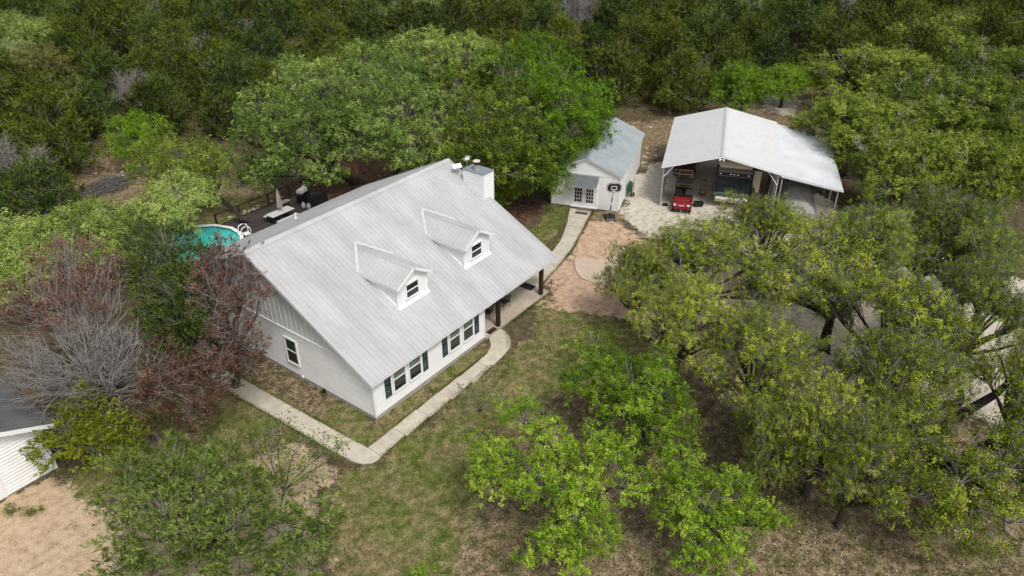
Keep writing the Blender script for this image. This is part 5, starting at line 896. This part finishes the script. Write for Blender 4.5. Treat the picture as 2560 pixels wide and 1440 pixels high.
def foliage(cl, par, lobes, rs, tufts, leaves, csize, tsize, L, Wd, kind, jit=.12):
    """clump -> tuft -> leaf, every leaf its own small face; returns verts, faces, tint"""
    LC_ = np.array([l[:3] for l in lobes])
    n = len(cl); ct = rs.rand(n)**1.2
    T = np.repeat(cl, tufts, 0)+rs.normal(0, 1, (n*tufts, 3))*csize*np.array([1, 1, .75]); tp = np.repeat(par, tufts)
    tt = np.repeat(ct, tufts)*.62+rs.rand(n*tufts)*.38
    out = unit(T-LC_[tp]+np.array([[0, 0, .15]]))
    m = len(T)
    if kind == 'broad':
        Pn = np.repeat(T, leaves, 0)+rs.normal(0, 1, (m*leaves, 3))*tsize
        o = np.repeat(out, leaves, 0)
        nt_ = np.repeat(unit(rs.normal(0, .6, T.shape)+out*1.0+np.array([[0, 0, .5]])), leaves, 0); nr = unit(nt_*1.3+rs.normal(0, .5, Pn.shape)); a = unit(np.cross(nr, rs.normal(0, 1, Pn.shape))); s = np.cross(nr, a)
    else:
        ax = unit(out*.8+np.array([[0, 0, .45]])+rs.normal(0, .45, T.shape)); o = np.repeat(ax, leaves, 0)
        al = rs.rand(m*leaves)[:, None]
        Pn = np.repeat(T, leaves, 0)+o*(al-.4)*tsize*3.2+rs.normal(0, 1, (m*leaves, 3))*tsize*.55*(1.1-al)
        a = unit(o*1.0+rs.normal(0, .5, Pn.shape)); s = unit(np.cross(a, rs.normal(0, 1, Pn.shape)+np.array([[0, 0, .6]]))); nr = np.cross(a, s)
    N = len(Pn); l = L*rs.uniform(.7, 1.3, (N, 1)); w_ = Wd*rs.uniform(.7, 1.3, (N, 1))
    v = np.stack([Pn-a*l/2, Pn+s*w_/2-a*l*.05, Pn+a*l/2+nr*l*.06, Pn-s*w_/2-a*l*.05], 1).reshape(-1, 3)
    tn = np.clip(np.repeat(tt, leaves)*.88+rs.rand(N)*.12, 0, 1)
    return v, np.arange(4*N).reshape(N, 4), np.repeat(tn, 4)
def limbs(base, lobes, cl, par, rs, r0, fork=.35, bark=BARK, twig=TWIG, lean=.4, ntw=1, spread=.5, r1=.05):
    """trunk, limbs to every lobe and thin branches to every clump; returns (trunk mesh parts, twig mesh parts)"""
    LC_ = np.array([l[:3] for l in lobes]); b = np.array([base[0], base[1], -.15]); cen = LC_.mean(0)
    f = np.array([b[0]+(cen[0]-b[0])*lean, b[1]+(cen[1]-b[1])*lean, cen[2]*fork])
    A = b[None]; (tv, P) = curves(A, f[None], np.array([r0*1.25]), np.array([r0*.85]), rs, lift=0, n=6, sides=9, wob=.05)
    tr = [tv]
    # root flare
    k = 5; an = rs.uniform(0, 6.28, k); D = b+np.column_stack([np.cos(an), np.sin(an), np.zeros(k)])*r0*2.2+np.array([0, 0, .05])
    tr.append(curves(np.repeat((b+np.array([0, 0, .45]))[None], k, 0), D, np.full(k, r0*.6), np.full(k, r0*.2), rs, lift=-.15, n=3, sides=6)[0])
    tgt = LC_-np.array([[0, 0, .25]])*np.array([l[3] for l in lobes])[:, None]
    sv, P = curves(np.repeat(f[None], len(LC_), 0), tgt, np.full(len(LC_), r0*.62), np.full(len(LC_), r0*.22), rs, lift=.10, n=7, sides=6, wob=.09)
    tr.append(sv)
    # secondary branches leave the limb part-way along
    st = P[par, rs.randint(4, 8, len(par))]
    tw = [curves(st, cl, np.full(len(cl), r0*.13+.008), np.full(len(cl), .008), rs, lift=.12, n=3, sides=3, wob=.1)[0]]
    if ntw:
        S = np.repeat(cl, ntw, 0); o = unit(S-LC_[np.repeat(par, ntw)]+rs.normal(0, .4, S.shape)+np.array([[0, 0, .2]]))
        tw.append(curves(S-o*.25, S+o*spread*rs.uniform(.5, 1.2, (len(S), 1)), np.full(len(S), .010), np.full(len(S), .004), rs, lift=.05, n=2, sides=3, wob=.15)[0])
    return join(tr), join(tw)
def make_tree(name, base, lobes, seed, leafm, kind='broad', dens=9, tufts=5, leaves=9, csize=.26, tsize=.10, L=.13, Wd=.075, r0=.18, bark=BARK, twig=TWIG,
              fork=.35, lean=.4, ntw=1, label=None, cat='tree', group=None, spread=.5):
    rs = np.random.RandomState(seed); bx, by = base
    lobes = [(x-bx, y-by, z, r) for x, y, z, r in lobes]
    cl, par, _ = clumps(lobes, rs, dens, 1)
    t = empty(name, (bx, by, 0), label=label, cat=cat, group=group)
    (tv, tf), (wv, wf) = limbs((0, 0), lobes, cl, par, rs, r0, fork, lean=lean, ntw=ntw, spread=spread)
    link('trunk', np_mesh('trunk', tv, tf, bark, smooth=True), t); tag(link('branches', np_mesh('branches', wv, wf, twig), t), kind='stuff')
    v, f, tn = foliage(cl, par, lobes, rs, tufts, leaves, csize, tsize, L, Wd, kind)
    tag(link('crown', np_mesh('crown', v, f, leafm, tn), t), kind='stuff')
    return t
def copy_tree(src, loc, rz, s, label=None, cat=None, group=None, leafm=None):
    c = src.copy(); COL.objects.link(c); c.location = loc; c.rotation_euler = (0, 0, rz); c.scale = s if hasattr(s, '__len__') else (s, s, s)
    for k in ('label', 'category', 'group'):
        if k in c: del c[k]
    tag(c, label, cat, group)
    for ch in src.children:
        q = ch.copy(); COL.objects.link(q); q.parent = c
        if leafm and ch.name.startswith('crown'):
            q.material_slots[0].link = 'OBJECT'; q.material_slots[0].material = leafm
    return c

# ---- individual trees round the house
near = dict(dens=22, tufts=8, leaves=19, csize=.21, tsize=.062, L=.078, Wd=.054)
far = dict(dens=7.5, tufts=9, leaves=13, csize=.34, tsize=.10, L=.155, Wd=.10)
mid = dict(dens=13, tufts=9, leaves=13, csize=.27, tsize=.10, L=.12, Wd=.078)
SPEC = {
 'oak_front_left': ('oak_tree', OAK_BRIGHT, near, .17, 'bright green low oak on the lawn just right of the front walkway', 'bright green oaks before the house'),
 'oak_front_mid': ('oak_tree', OAK_BRIGHT, near, .16, 'bright green oak between the lawn and the large olive oaks', 'bright green oaks before the house'),
 'oak_front_low': ('oak_tree', OAK_BRIGHT, near, .15, 'bright green oak with drooping arms over brown leaf litter, lowest in the photo', 'bright green oaks before the house'),
 'oak_big_trunk': ('oak_tree', OAK_OLIVE, dict(dens=14, tufts=7, leaves=14, csize=.26, tsize=.09, L=.092, Wd=.06, ntw=3), .34, 'spreading oak with thick black trunk forking at the right edge', 'olive oaks right of the drive'),
 'oak_forked': ('oak_tree', OAK_OLIVE, dict(dens=14, tufts=6, leaves=13, csize=.28, tsize=.095, L=.095, Wd=.062, ntw=3), .26, 'olive green oak with a dark forked trunk showing against the pale drive', 'olive oaks right of the drive'),
 'grove_left': ('oak_tree', OAK_GREEN, far, .28, 'live oak overhanging the deck and closed umbrella', 'live oaks behind the house'),
 'grove_far_left': ('oak_tree', OAK_GREEN, far, .26, 'live oak at the rear left of the grove behind the house', 'live oaks behind the house'),
 'grove_middle': ('oak_tree', OAK_GREEN, far, .30, 'large live oak in the middle of the grove over the rear roof', 'live oaks behind the house'),
 'grove_far_middle': ('oak_tree', OAK_GREEN, far, .26, 'live oak at the back of the grove behind the largest oak', 'live oaks behind the house'),
 'grove_right': ('oak_tree', OAK_SIDE, far, .28, 'darker live oak rising behind the chimney', 'live oaks behind the house'),
 'bright_oak': ('oak_tree', OAK_VIVID, far, .26, 'vivid green oak leaning over the white shed roof', None),
 'yellow_oak': ('oak_tree', OAK_LIGHT, far, .24, 'yellow green oak topping the grove behind the house', None),
 'small_oak_chimney': ('oak_sapling', OAK_SIDE, dict(dens=16, tufts=8, leaves=10, csize=.24, tsize=.10, L=.14, Wd=.085), .07, 'small rounded oak growing right of the chimney', None),
 'light_oak_pool': ('oak_tree', OAK_LIGHT, mid, .16, 'pale yellow green tree overhanging the left of the pool', 'pale trees left of the pool'),
 'light_oak_left': ('oak_tree', OAK_LIGHT, mid, .16, 'pale green tree between the pool tree and the left edge', 'pale trees left of the pool'),
 'light_oak_edge': ('oak_tree', OAK_LIGHT, mid, .15, 'pale green tree at the left edge behind the dead cedar', 'pale trees left of the pool'),
 'leaning_oak': ('oak_tree', OAK_SIDE, dict(dens=13, tufts=7, leaves=11, csize=.28, tsize=.10, L=.125, Wd=.075), .17, 'airy olive oak with a leaning dark trunk beyond the deck rail', None),
 'bright_small': ('small_tree', OAK_VIVID, mid, .08, 'small vivid green tree at the dark edge of the left woods', None),
 'sapling': ('elm_sapling', OAK_SIDE, dict(dens=16, tufts=4, leaves=8, csize=.22, tsize=.10, L=.10, Wd=.06), .05, 'thin sapling with sparse leaves before the left walkway', None),
 'bush_front_a': ('bush', OAK_BRIGHT, dict(dens=22, tufts=5, leaves=9, csize=.18, tsize=.08, L=.10, Wd=.06), .03, 'low bright bush at the top of the lawn near the oaks', None),
 'bush_walk': ('bush', OAK_SIDE, dict(dens=11, tufts=3, leaves=7, csize=.16, tsize=.08, L=.09, Wd=.045, ntw=4), .03, 'twiggy grey green bush on the lawn beside the front walkway', None),
 'bush_bottom': ('bush', OAK_VIVID, dict(dens=26, tufts=4, leaves=8, csize=.12, tsize=.06, L=.09, Wd=.05), .02, 'small dark green bush at the bottom edge of the lawn', None),
}
for i, (k, (nm, lm, pr, r0, lab, grp)) in enumerate(SPEC.items()):
    base, lobes = CUSTOM[k]
    if k.startswith('oak_front'): lobes = [(x, y, z, r_*1.12) for x, y, z, r_ in lobes]
    low = k.startswith('bush')
    make_tree(nm, base, lobes, 100+i, lm, r0=r0, label=lab, group=grp, cat='bush' if low else 'tree', fork=.12 if low else .38, lean=.1 if k == 'oak_forked' else .45, bark=mat('black_oak_bark', (.018, .015, .013), .9, var=.5, scale=6, bump=.8, bscale=20) if k in ('oak_forked', 'oak_big_trunk') else BARK, spread=.3 if low else .5, **pr)
fat = lambda ls, k: [(x, y, z, r_*k) for x, y, z, r_ in ls]
bt = next(o for o in COL.objects if o.get('label', '').startswith('spreading oak with thick black'))
_b = V3(CUSTOM['oak_big_trunk'][0]+(0,)); _rs = np.random.RandomState(3)
_pts = [V3(q)-_b for q in BIG_LIMB]
MB().tube(_pts, [.34, .30, .26, .22, .17, .10], 10).build('limb', MATS['black_oak_bark'], bt, smooth=True)
MB().tube([_pts[2], _pts[2]+V3((.9, -.1, .9)), _pts[2]+V3((2.0, .5, 1.6))], [.2, .15, .08], 9).build('limb', MATS['black_oak_bark'], bt, smooth=True)
for k, (x, y, lab) in enumerate(((-13.8, 8.5, 'green weed clump on the tan drive at the left photo edge'), (-13.3, 7.7, 'smaller weed clump on the tan drive beside the first'))):
    make_tree('weed_clump', (x, y), [(x, y, .12, .32-.1*k), (x+.25, y-.1, .1, .22)], 700+k, CEDAR_Y, r0=.012, label=lab, cat='weed', fork=.1, dens=40, tufts=4, leaves=8, csize=.1, tsize=.05, L=.08, Wd=.03, spread=.2)
cpar = dict(kind='cedar', dens=24, tufts=6, leaves=15, csize=.22, tsize=.10, L=.14, Wd=.045, bark=BARKC, twig=DEADW, ntw=1)
b, l = CUSTOM['cedar_mid']; make_tree('cedar_tree', b, fat(l, 1.1), 201, CEDAR_G, r0=.2, label='dark green cedar standing between two rust brown cedars', group='cedars by the house', fork=.3, **cpar)
b, l = CUSTOM['dead_cedar']; make_tree('cedar_tree', b, fat(l, 1.08), 202, CEDAR_B, r0=.17, label='rust brown dying cedar against the house gable wall', group='cedars by the house', fork=.3, **dict(cpar, dens=19, tufts=5, leaves=13, ntw=4))
b, l = CUSTOM['cedar_front']; make_tree('cedar_tree', b, fat(l, 1.16)+[(b[0]+.3, b[1]-.9, 4.3, 1.0), (b[0]-.9, b[1]+.2, 4.2, 1.0), (b[0]+.9, b[1]+.6, 4.4, 1.0), (b[0]+.2, b[1]+1.4, 4.3, .9)], 203, CEDAR_G, r0=.15, label='wide open dark green cedar on the tan drive, lower left', group='cedars by the house', fork=.3, **dict(cpar, dens=18, tufts=7, leaves=17, csize=.2, ntw=1, twig=TWIG))
# the leaning cedar with dead and living parts
(bx, by), HL = LEANING_CEDAR
rs = np.random.RandomState(77)
t = empty('cedar_tree', (bx, by, 0), label='leaning many trunked cedar, half bare grey and half rust brown, by the garage', cat='tree', group='cedars by the house')
loc = {k: [(x-bx, y-by, z, r*(1.25 if 'brown' in k else 1.1)) for x, y, z, r in v] for k, v in HL.items()}
allb = loc['brown']+loc['gray']+loc['brown2']+loc['green']
tr = []; A0 = np.array([[0, 0, -.15]])
for k in range(7):                                           # the bundle of stems at the base
    a = rs.uniform(0, 6.28); s0 = np.array([[math.cos(a)*.28, math.sin(a)*.28, -.15]]); top = np.array([[-.6+rs.normal(0, .5), 1.6+rs.normal(0, .6), rs.uniform(2.0, 3.0)]])
    tr.append(curves(s0, top, np.array([.17]), np.array([.08]), rs, lift=.05, n=6, sides=7, wob=.08)[0])
stem = np.array([-.6, 1.6, 2.4])
LCs = np.array([q[:3] for q in allb])
sv, P = curves(np.repeat(stem[None], len(LCs), 0)+rs.normal(0, .35, (len(LCs), 3)), LCs-np.array([[0, 0, .4]]), np.full(len(LCs), .10), np.full(len(LCs), .035), rs, lift=.1, n=6, sides=6, wob=.1); tr.append(sv)
v, f = join(tr); link('trunk', np_mesh('trunk', v, f, BARKC, smooth=True), t)
tw = []
for i, (x, y, z, r) in enumerate(allb):
    bare = loc['gray'].count(allb[i]) > 0
    n = int((10 if bare else 17)*r*r)+10; u = unit(rs.normal(0, 1, (n, 3))+np.array([[0, 0, .25]])); c0 = np.array([x, y, z])
    st = P[i][rs.randint(3, 7, n)]; e = c0+u*r*rs.uniform(.6, 1.1, (n, 1))
    tw.append(curves(st, e, np.full(n, .032 if bare else .016), np.full(n, .008), rs, lift=.1, n=5, sides=3, wob=.2)[0])
    if bare:
        k = 5; S = np.repeat(st*.35+e*.65, k, 0)+rs.normal(0, .08, (n*k, 3)); E = S+unit(np.repeat(e-st, k, 0)/r+rs.normal(0, .6, (n*k, 3)))*rs.uniform(.3, .8, (n*k, 1))
        tw.append(curves(S, E, np.full(n*k, .015), np.full(n*k, .006), rs, lift=.05, n=3, sides=3, wob=.25)[0])
v, f = join(tw); link('bare_branches', np_mesh('bare_branches', v, f, mat('weathered_dead_wood', (.245, .228, .215), .9, var=.35, scale=4)), t)
for nm, keys, lm, d_ in (('dead_foliage', ('brown',), CEDAR_B, 14), ('dead_foliage', ('brown2',), CEDAR_B, 19), ('crown', ('green',), CEDAR_Y, 34)):
    ls = [q for k in keys for q in loc[k]]; cl, par, _ = clumps(ls, rs, d_, 1)
    v, f, tn = foliage(cl, par, ls, rs, 5, 12, .22, .10, .16, .048, 'cedar'); link(nm, np_mesh(nm, v, f, lm, tn), t)

# ---- oaks and cedars that share a few shapes
PARK = (0, 0, -500)
def dome(rs, Rr, H, n, lr, z0, flat=.55):
    out = [(0, 0, H*.8, lr*Rr)]; ph = rs.uniform(0, 6.28, 3)
    for k in range(n):
        a = k*2.399+rs.uniform(-.45, .45); q = math.sqrt((k+.5)/n); edge = 1+.16*math.sin(2*a+ph[0])+.12*math.sin(3*a+ph[1])+.08*math.sin(5*a+ph[2]); rad = Rr*q*(1-lr*.55)*edge
        r_ = lr*Rr*rs.choice([.62, .85, 1.0, 1.25])*rs.uniform(.9, 1.1)
        z = z0+(H-z0)*math.sqrt(max(0, 1-(q*.93)**2))-lr*Rr*.35+rs.uniform(-.55, .65)
        out.append((rad*math.cos(a), rad*math.sin(a), max(z, z0*.8), r_))
    return out
def dead_limbs(t, rs, Rr, H, k):
    """pale leafless limbs that stick out of the crown"""
    n = k; a = rs.uniform(0, 6.28, n); q = rs.uniform(.2, .9, n)*Rr
    S = np.column_stack([np.cos(a)*q*.7, np.sin(a)*q*.7, H*.62*np.ones(n)]); E = np.column_stack([np.cos(a)*q*1.15, np.sin(a)*q*1.15, H*(1.02-.3*(q/Rr)**2)+rs.uniform(-.1, .5, n)])
    c, P = curves(S, E, np.full(n, .05), np.full(n, .02), rs, lift=.1, n=6, sides=4, wob=.15)
    S2 = np.repeat(P[:, 3:].reshape(-1, 3), 5, 0); E2 = S2+unit(rs.normal(0, 1, S2.shape)+np.array([[0, 0, .5]]))*rs.uniform(.25, .9, (len(S2), 1))
    c2, _ = curves(S2, E2, np.full(len(S2), .02), np.full(len(S2), .008), rs, lift=.1, n=3, sides=3, wob=.25)
    v, f = join([c, c2]); tag(link('dead_branches', np_mesh('dead_branches', v, f, mat('silver_dead_limb', (.36, .335, .31), .9, var=.2)), t), kind='stuff')
def proto(name, seed, Rr, H, n, lr, z0, lm, **kw):
    rs = np.random.RandomState(seed)
    return make_tree(name, (0, 0), dome(rs, Rr, H, n, lr, z0), seed, lm, **kw)
used = set()
def place(src, loc, rz, s, label, group, leafm=None, cat='tree'):
    if src.name not in used:                # the first tree of a shape stands where it is needed, the others are copies
        used.add(src.name); src.location = loc; src.rotation_euler = (0, 0, rz); src.scale = s if hasattr(s, '__len__') else (s, s, s); tag(src, label, cat, group)
        for ch in src.children:
            if leafm and ch.name.startswith('crown'): ch.material_slots[0].link = 'OBJECT'; ch.material_slots[0].material = leafm
        return src
    return copy_tree(src, loc, rz, s, label, cat, group, leafm)
ol = dict(dens=15, tufts=6, leaves=17, csize=.28, tsize=.07, L=.086, Wd=.058, r0=.20, ntw=4, spread=.6, fork=.3)
olive = [proto('oak_tree', 300+k, 4.0, 6.4, 21, .29, 2.0, OAK_OLIVE, **ol) for k in range(3)]
wheres = ['standing nearest the motorhome nose', 'behind the first oak at the drive', 'at the red dirt edge before the pad', 'in front of the lean-to', 'right of the lean-to front', 'high at the right edge by the lean-to', 'over the bright gravel gap', 'at the right edge above the black trunk', 'left of the leaf littered hollow', 'in the middle of the lower oaks', 'just above the black trunked oak', 'lowest of the olive oaks', 'small one beside the bright green oaks', 'small one hanging over the concrete pad', 'cut by the right photo edge over the pale gravel']
for i, (x, y, z, r, rz) in enumerate(OLIVE_OAKS):
    s = r/3.45; place(olive[i % 3], (x, y, 0), rz, (s, s, (z+1.4)/6.4*(.86 if i < 2 else 1)), 'olive green oak '+wheres[i], 'olive oaks right of the drive', OAK_SIDE if i in (3, 4, 5, 7) else None)
gr_ = dict(dens=10, tufts=8, leaves=13, csize=.32, tsize=.095, L=.14, Wd=.09, r0=.24, ntw=2, spread=.7)
GREENP = [proto('oak_tree', 330+k, 4.6, 6.6, 20, .30, 2.0, OAK_SIDE, **gr_) for k in range(3)]
for k, g_ in enumerate(GREENP[:2]): dead_limbs(g_, np.random.RandomState(k), 4.4, 6.6, 5)
green = GREENP
gwhere = ['farthest up in the mass right of the carport', 'behind the lean-to and left of the mass', 'in the upper right corner of the photo', 'overhanging the back of the lean-to roof', 'in the centre of the mass right of the carport', 'high at the right side of the mass below the corner oak', 'nearest the lean-to outer edge',
          'just behind the oak at the lean-to edge', 'lowest at the right edge above the olive oaks', 'cut by the right photo edge, upper one', 'cut by the right photo edge, lower one']
for i, (x, y, z, r, rz) in enumerate(GREEN_OAKS):
    s = r/4.4*1.12; place(green[i % 3], (x, y, 0), rz, (s, s, (z+1.8)/6.6), 'mid green oak '+gwhere[i], 'green oaks right of the carport')
ce = dict(kind='cedar', dens=11, tufts=6, leaves=13, csize=.30, tsize=.14, L=.19, Wd=.066, r0=.15, bark=BARKC, twig=DEADW, ntw=1, spread=.6, fork=.2)
ced = []
for k in range(5):
    rs = np.random.RandomState(400+k); H = rs.uniform(5.0, 6.2); Rr = rs.uniform(2.3, 2.9); lobes = [(rs.uniform(-.3, .3), rs.uniform(-.3, .3), H-.7, .75)]
    for j in range(28):
        q = (j+.5)/28; z = H-.9-q*(H-1.5); rad = Rr*(.25+.75*min(1, q*1.35))*rs.uniform(.5, .95); a = j*2.399+rs.uniform(-.4, .4)
        lobes.append((rad*math.cos(a), rad*math.sin(a), z, rs.uniform(.65, 1.0)))
    ced.append(make_tree('cedar_tree', (0, 0), lobes, 400+k, CEDAR, **ce))
side_lab = ['dark olive cedar in the dense woods left of the house', 'dark olive cedar in the dense woods beyond the oak grove', 'dark olive cedar in the dense woods behind the carport']
side_grp = ['cedars in the left woods', 'cedars beyond the oak grove', 'cedars behind the carport']
for i, (x, y, s, rz, sd_) in enumerate(FOREST):
    lm = [None, None, None, CEDAR_O, None, None, CEDAR_O, CEDAR_D][(i*5) % 8]
    place(ced[i % 5], (x, y, float(hgt(np.array([[x, y]]))[0])), rz, (s, s, s*(.85+.3*((i*37) % 10)/10)), side_lab[sd_], side_grp[sd_], lm)
rs = np.random.RandomState(66); Q = np.array([(q[0], q[1]) for q in FOREST]); Q = np.repeat(Q, 16, 0)+rs.normal(0, 2.1, (len(Q)*16, 2))
cz = hgt(Q); Q3 = np.column_stack([Q, cz+rs.uniform(.15, .9, len(Q))])
v, f, tn = foliage(Q3, np.zeros(len(Q3), int), [(40, 30, -40, 1)], rs, 2, 14, .35, .2, .22, .10, 'broad')
tag(link('undergrowth', np_mesh('undergrowth', v, f, leaf_mat('brush_leaf', (.05, .055, .014), (.11, .12, .03), (.22, .19, .08), trans=.1), tn)), 'low brush and seedlings between the cedars', kind='stuff')
# bare dead cedars of the woods
dt = empty('dead_tree', PARK); rs = np.random.RandomState(55)
n = 26; an = rs.uniform(0, 6.28, n); E = np.column_stack([np.cos(an)*rs.uniform(.8, 2.2, n), np.sin(an)*rs.uniform(.8, 2.2, n), rs.uniform(2.2, 4.8, n)])
parts = [curves(np.zeros((4, 3))+rs.normal(0, .12, (4, 3))*np.array([1, 1, 0]), rs.normal(0, .4, (4, 3))*np.array([1, 1, 0])+np.array([0, 0, 2.2]), np.full(4, .12), np.full(4, .06), rs, lift=0, n=5, sides=6)[0]]
sv, P = curves(np.repeat(np.array([[0, 0, 1.4]]), n, 0)+rs.normal(0, .25, (n, 3)), E, np.full(n, .06), np.full(n, .02), rs, lift=.1, n=6, sides=4); parts.append(sv)
S = np.repeat(P[:, 3:].reshape(-1, 3), 14, 0); E2 = S+unit(rs.normal(0, 1, S.shape)+np.array([[0, 0, .5]]))*rs.uniform(.3, 1.0, (len(S), 1))
parts.append(curves(S, E2, np.full(len(S), .016), np.full(len(S), .006), rs, lift=.05, n=2, sides=3, wob=.2)[0])
v, f = join(parts); link('bare_branches', np_mesh('bare_branches', v, f, DEADW), dt)
AL = {'pale': ('grey green oak standing out in the woods', OAK_PALE), 'light': ('light green oak standing out in the woods', OAK_LIGHT), 'tan': ('tan tinged oak standing out in the woods', OAK_TAN), 'bright': ('vivid green young oak at the woods', OAK_VIVID)}
PL = {(1850, 235): 0}
AW = ['grey green oak in the woods straight above the grove', 'grey green oak in the woods upper left of the grove top', 'grey green oak in the woods upper right of the grove top', 'light green oak at the far left edge, upper of two', 'light green oak beside the far left edge, lower of two',
      'tan tinged oak in the left woods below the light oaks', 'grey green oak low at the left edge of the woods', 'light green oak at the top edge left of the grove', 'small light green oak at the top edge right above the house', 'vivid green oak at the top edge above the carport',
      'grey green oak at the top edge right of the carport path', 'bare grey dead tree in the woods right of the carport path', 'bare grey dead tree in the woods above the white shed', 'bare grey dead tree near the top edge, leftmost of two', 'bare grey dead tree near the top edge, rightmost of two',
      'bare grey dead tree above the small vivid tree, upper one', 'bare grey dead tree above the small vivid tree, lower one', 'large bare grey dead tree at the left edge of the clearing', 'tan tinged oak among cedars above the left of the grove', 'vivid green oak in the top right corner',
      'vivid green young oak directly behind the carport roof', 'vivid green young oak beside the narrow path behind the carport', 'grey green oak at the top edge above the carport ridge', 'light green oak at the top edge right of the carport', 'bare grey dead tree above the deck oak', 'bare grey dead tree behind the vivid young oaks']
for i, (x, y, r, ty, rz) in enumerate(ACCENTS):
    z = float(hgt(np.array([[x, y]]))[0])
    if ty == 'dead': place(dt, (x, y, z), rz, r/2.0, AW[i], 'bare dead trees in the woods')
    else:
        lab, lm = AL[ty]; s = r/4.4*1.1; place(green[2 if ty != 'pale' else i % 3], (x, y, z), rz, (s, s, .85 if r > 2.8 else .62), AW[i], 'odd coloured oaks in the woods', lm)

# ---- brush pile and limestone rocks
t = empty('brush_pile', (7.2, 39.5, 0), .3, 'heap of grey cut branches in the rear left clearing', 'brush pile'); rs = np.random.RandomState(9)
n = 500; a = rs.uniform(0, 6.28, n); rr_ = np.sqrt(rs.rand(n)); S = np.column_stack([np.cos(a)*rr_*2.2, np.sin(a)*rr_*1.5, rs.rand(n)*(1-rr_)*1.1]); d = rs.normal(0, 1, (n, 3))*np.array([1, .6, .22])
v, f = curves(S-d*.5, S+d*.5, np.full(n, .022), np.full(n, .01), rs, lift=.1, n=3, sides=3)[0]; v[:, 2] = np.maximum(v[:, 2], .0)
link('branches', np_mesh('branches', v, f, mat('grey_brush', (.16, .145, .14), .9, var=.3)), t)
rm = []
for k in range(3):
    rs = np.random.RandomState(20+k); mb = MB(); nn_ = 7; v = [(0, 0, .5)]
    for j, (zz_, q) in enumerate(((.36, .7), (.1, 1), (-.15, .8))): v += [(q*math.cos(6.283*i/nn_)*rs.uniform(.7, 1.15), q*.7*math.sin(6.283*i/nn_)*rs.uniform(.7, 1.15), zz_*rs.uniform(.8, 1.2)) for i in range(nn_)]
    f = [(0, 1+i, 1+(i+1) % nn_) for i in range(nn_)]+[(1+j*nn_+i, 1+(j+1)*nn_+i, 1+(j+1)*nn_+(i+1) % nn_, 1+j*nn_+(i+1) % nn_) for j in range(2) for i in range(nn_)]
    rm.append(mb.add(v, f).mesh('limestone_rock', ROCK))
rs = np.random.RandomState(31)
RK = [('pale limestone rock lying behind the deck rail', 'rocks behind the deck', [(12.2+rs.normal(0, 1.3), 26.2+rs.normal(0, .5)) for _ in range(14)], .22),
      ('pale limestone rock on the dry ground between shed and carport', 'rocks between shed and carport', [(41.5+rs.normal(0, 2.2), 6.6+rs.normal(0, .8)) for _ in range(10)], .2),
      ('pale limestone slab at the edge of the woods behind the shed', 'slabs behind the shed', [(47.0, 11.2), (48.2, 9.8), (46.4, 12.6)], .5),
      ('pale limestone rock in the rear left clearing', 'rocks in the left clearing', [(9.6+rs.normal(0, .8), 41.5+rs.normal(0, .8)) for _ in range(9)], .26),
      ('white stone on the leaf litter under the front oaks', 'white stones under the oaks', [(-1.2, -17.6), (4.6, -24.4), (4.7, -7.9)], .1)]
for lab, grp, pts, s in RK:
    for x, y in pts:
        k = s*rs.uniform(.6, 1.4); o = link('limestone_rock', rm[rs.randint(3)], None, (x, y, float(hgt(np.array([[x, y]]))[0])), (0, 0, rs.uniform(0, 6.28))); o.scale = (k, k, k*.8); tag(o, lab, 'rock', grp)
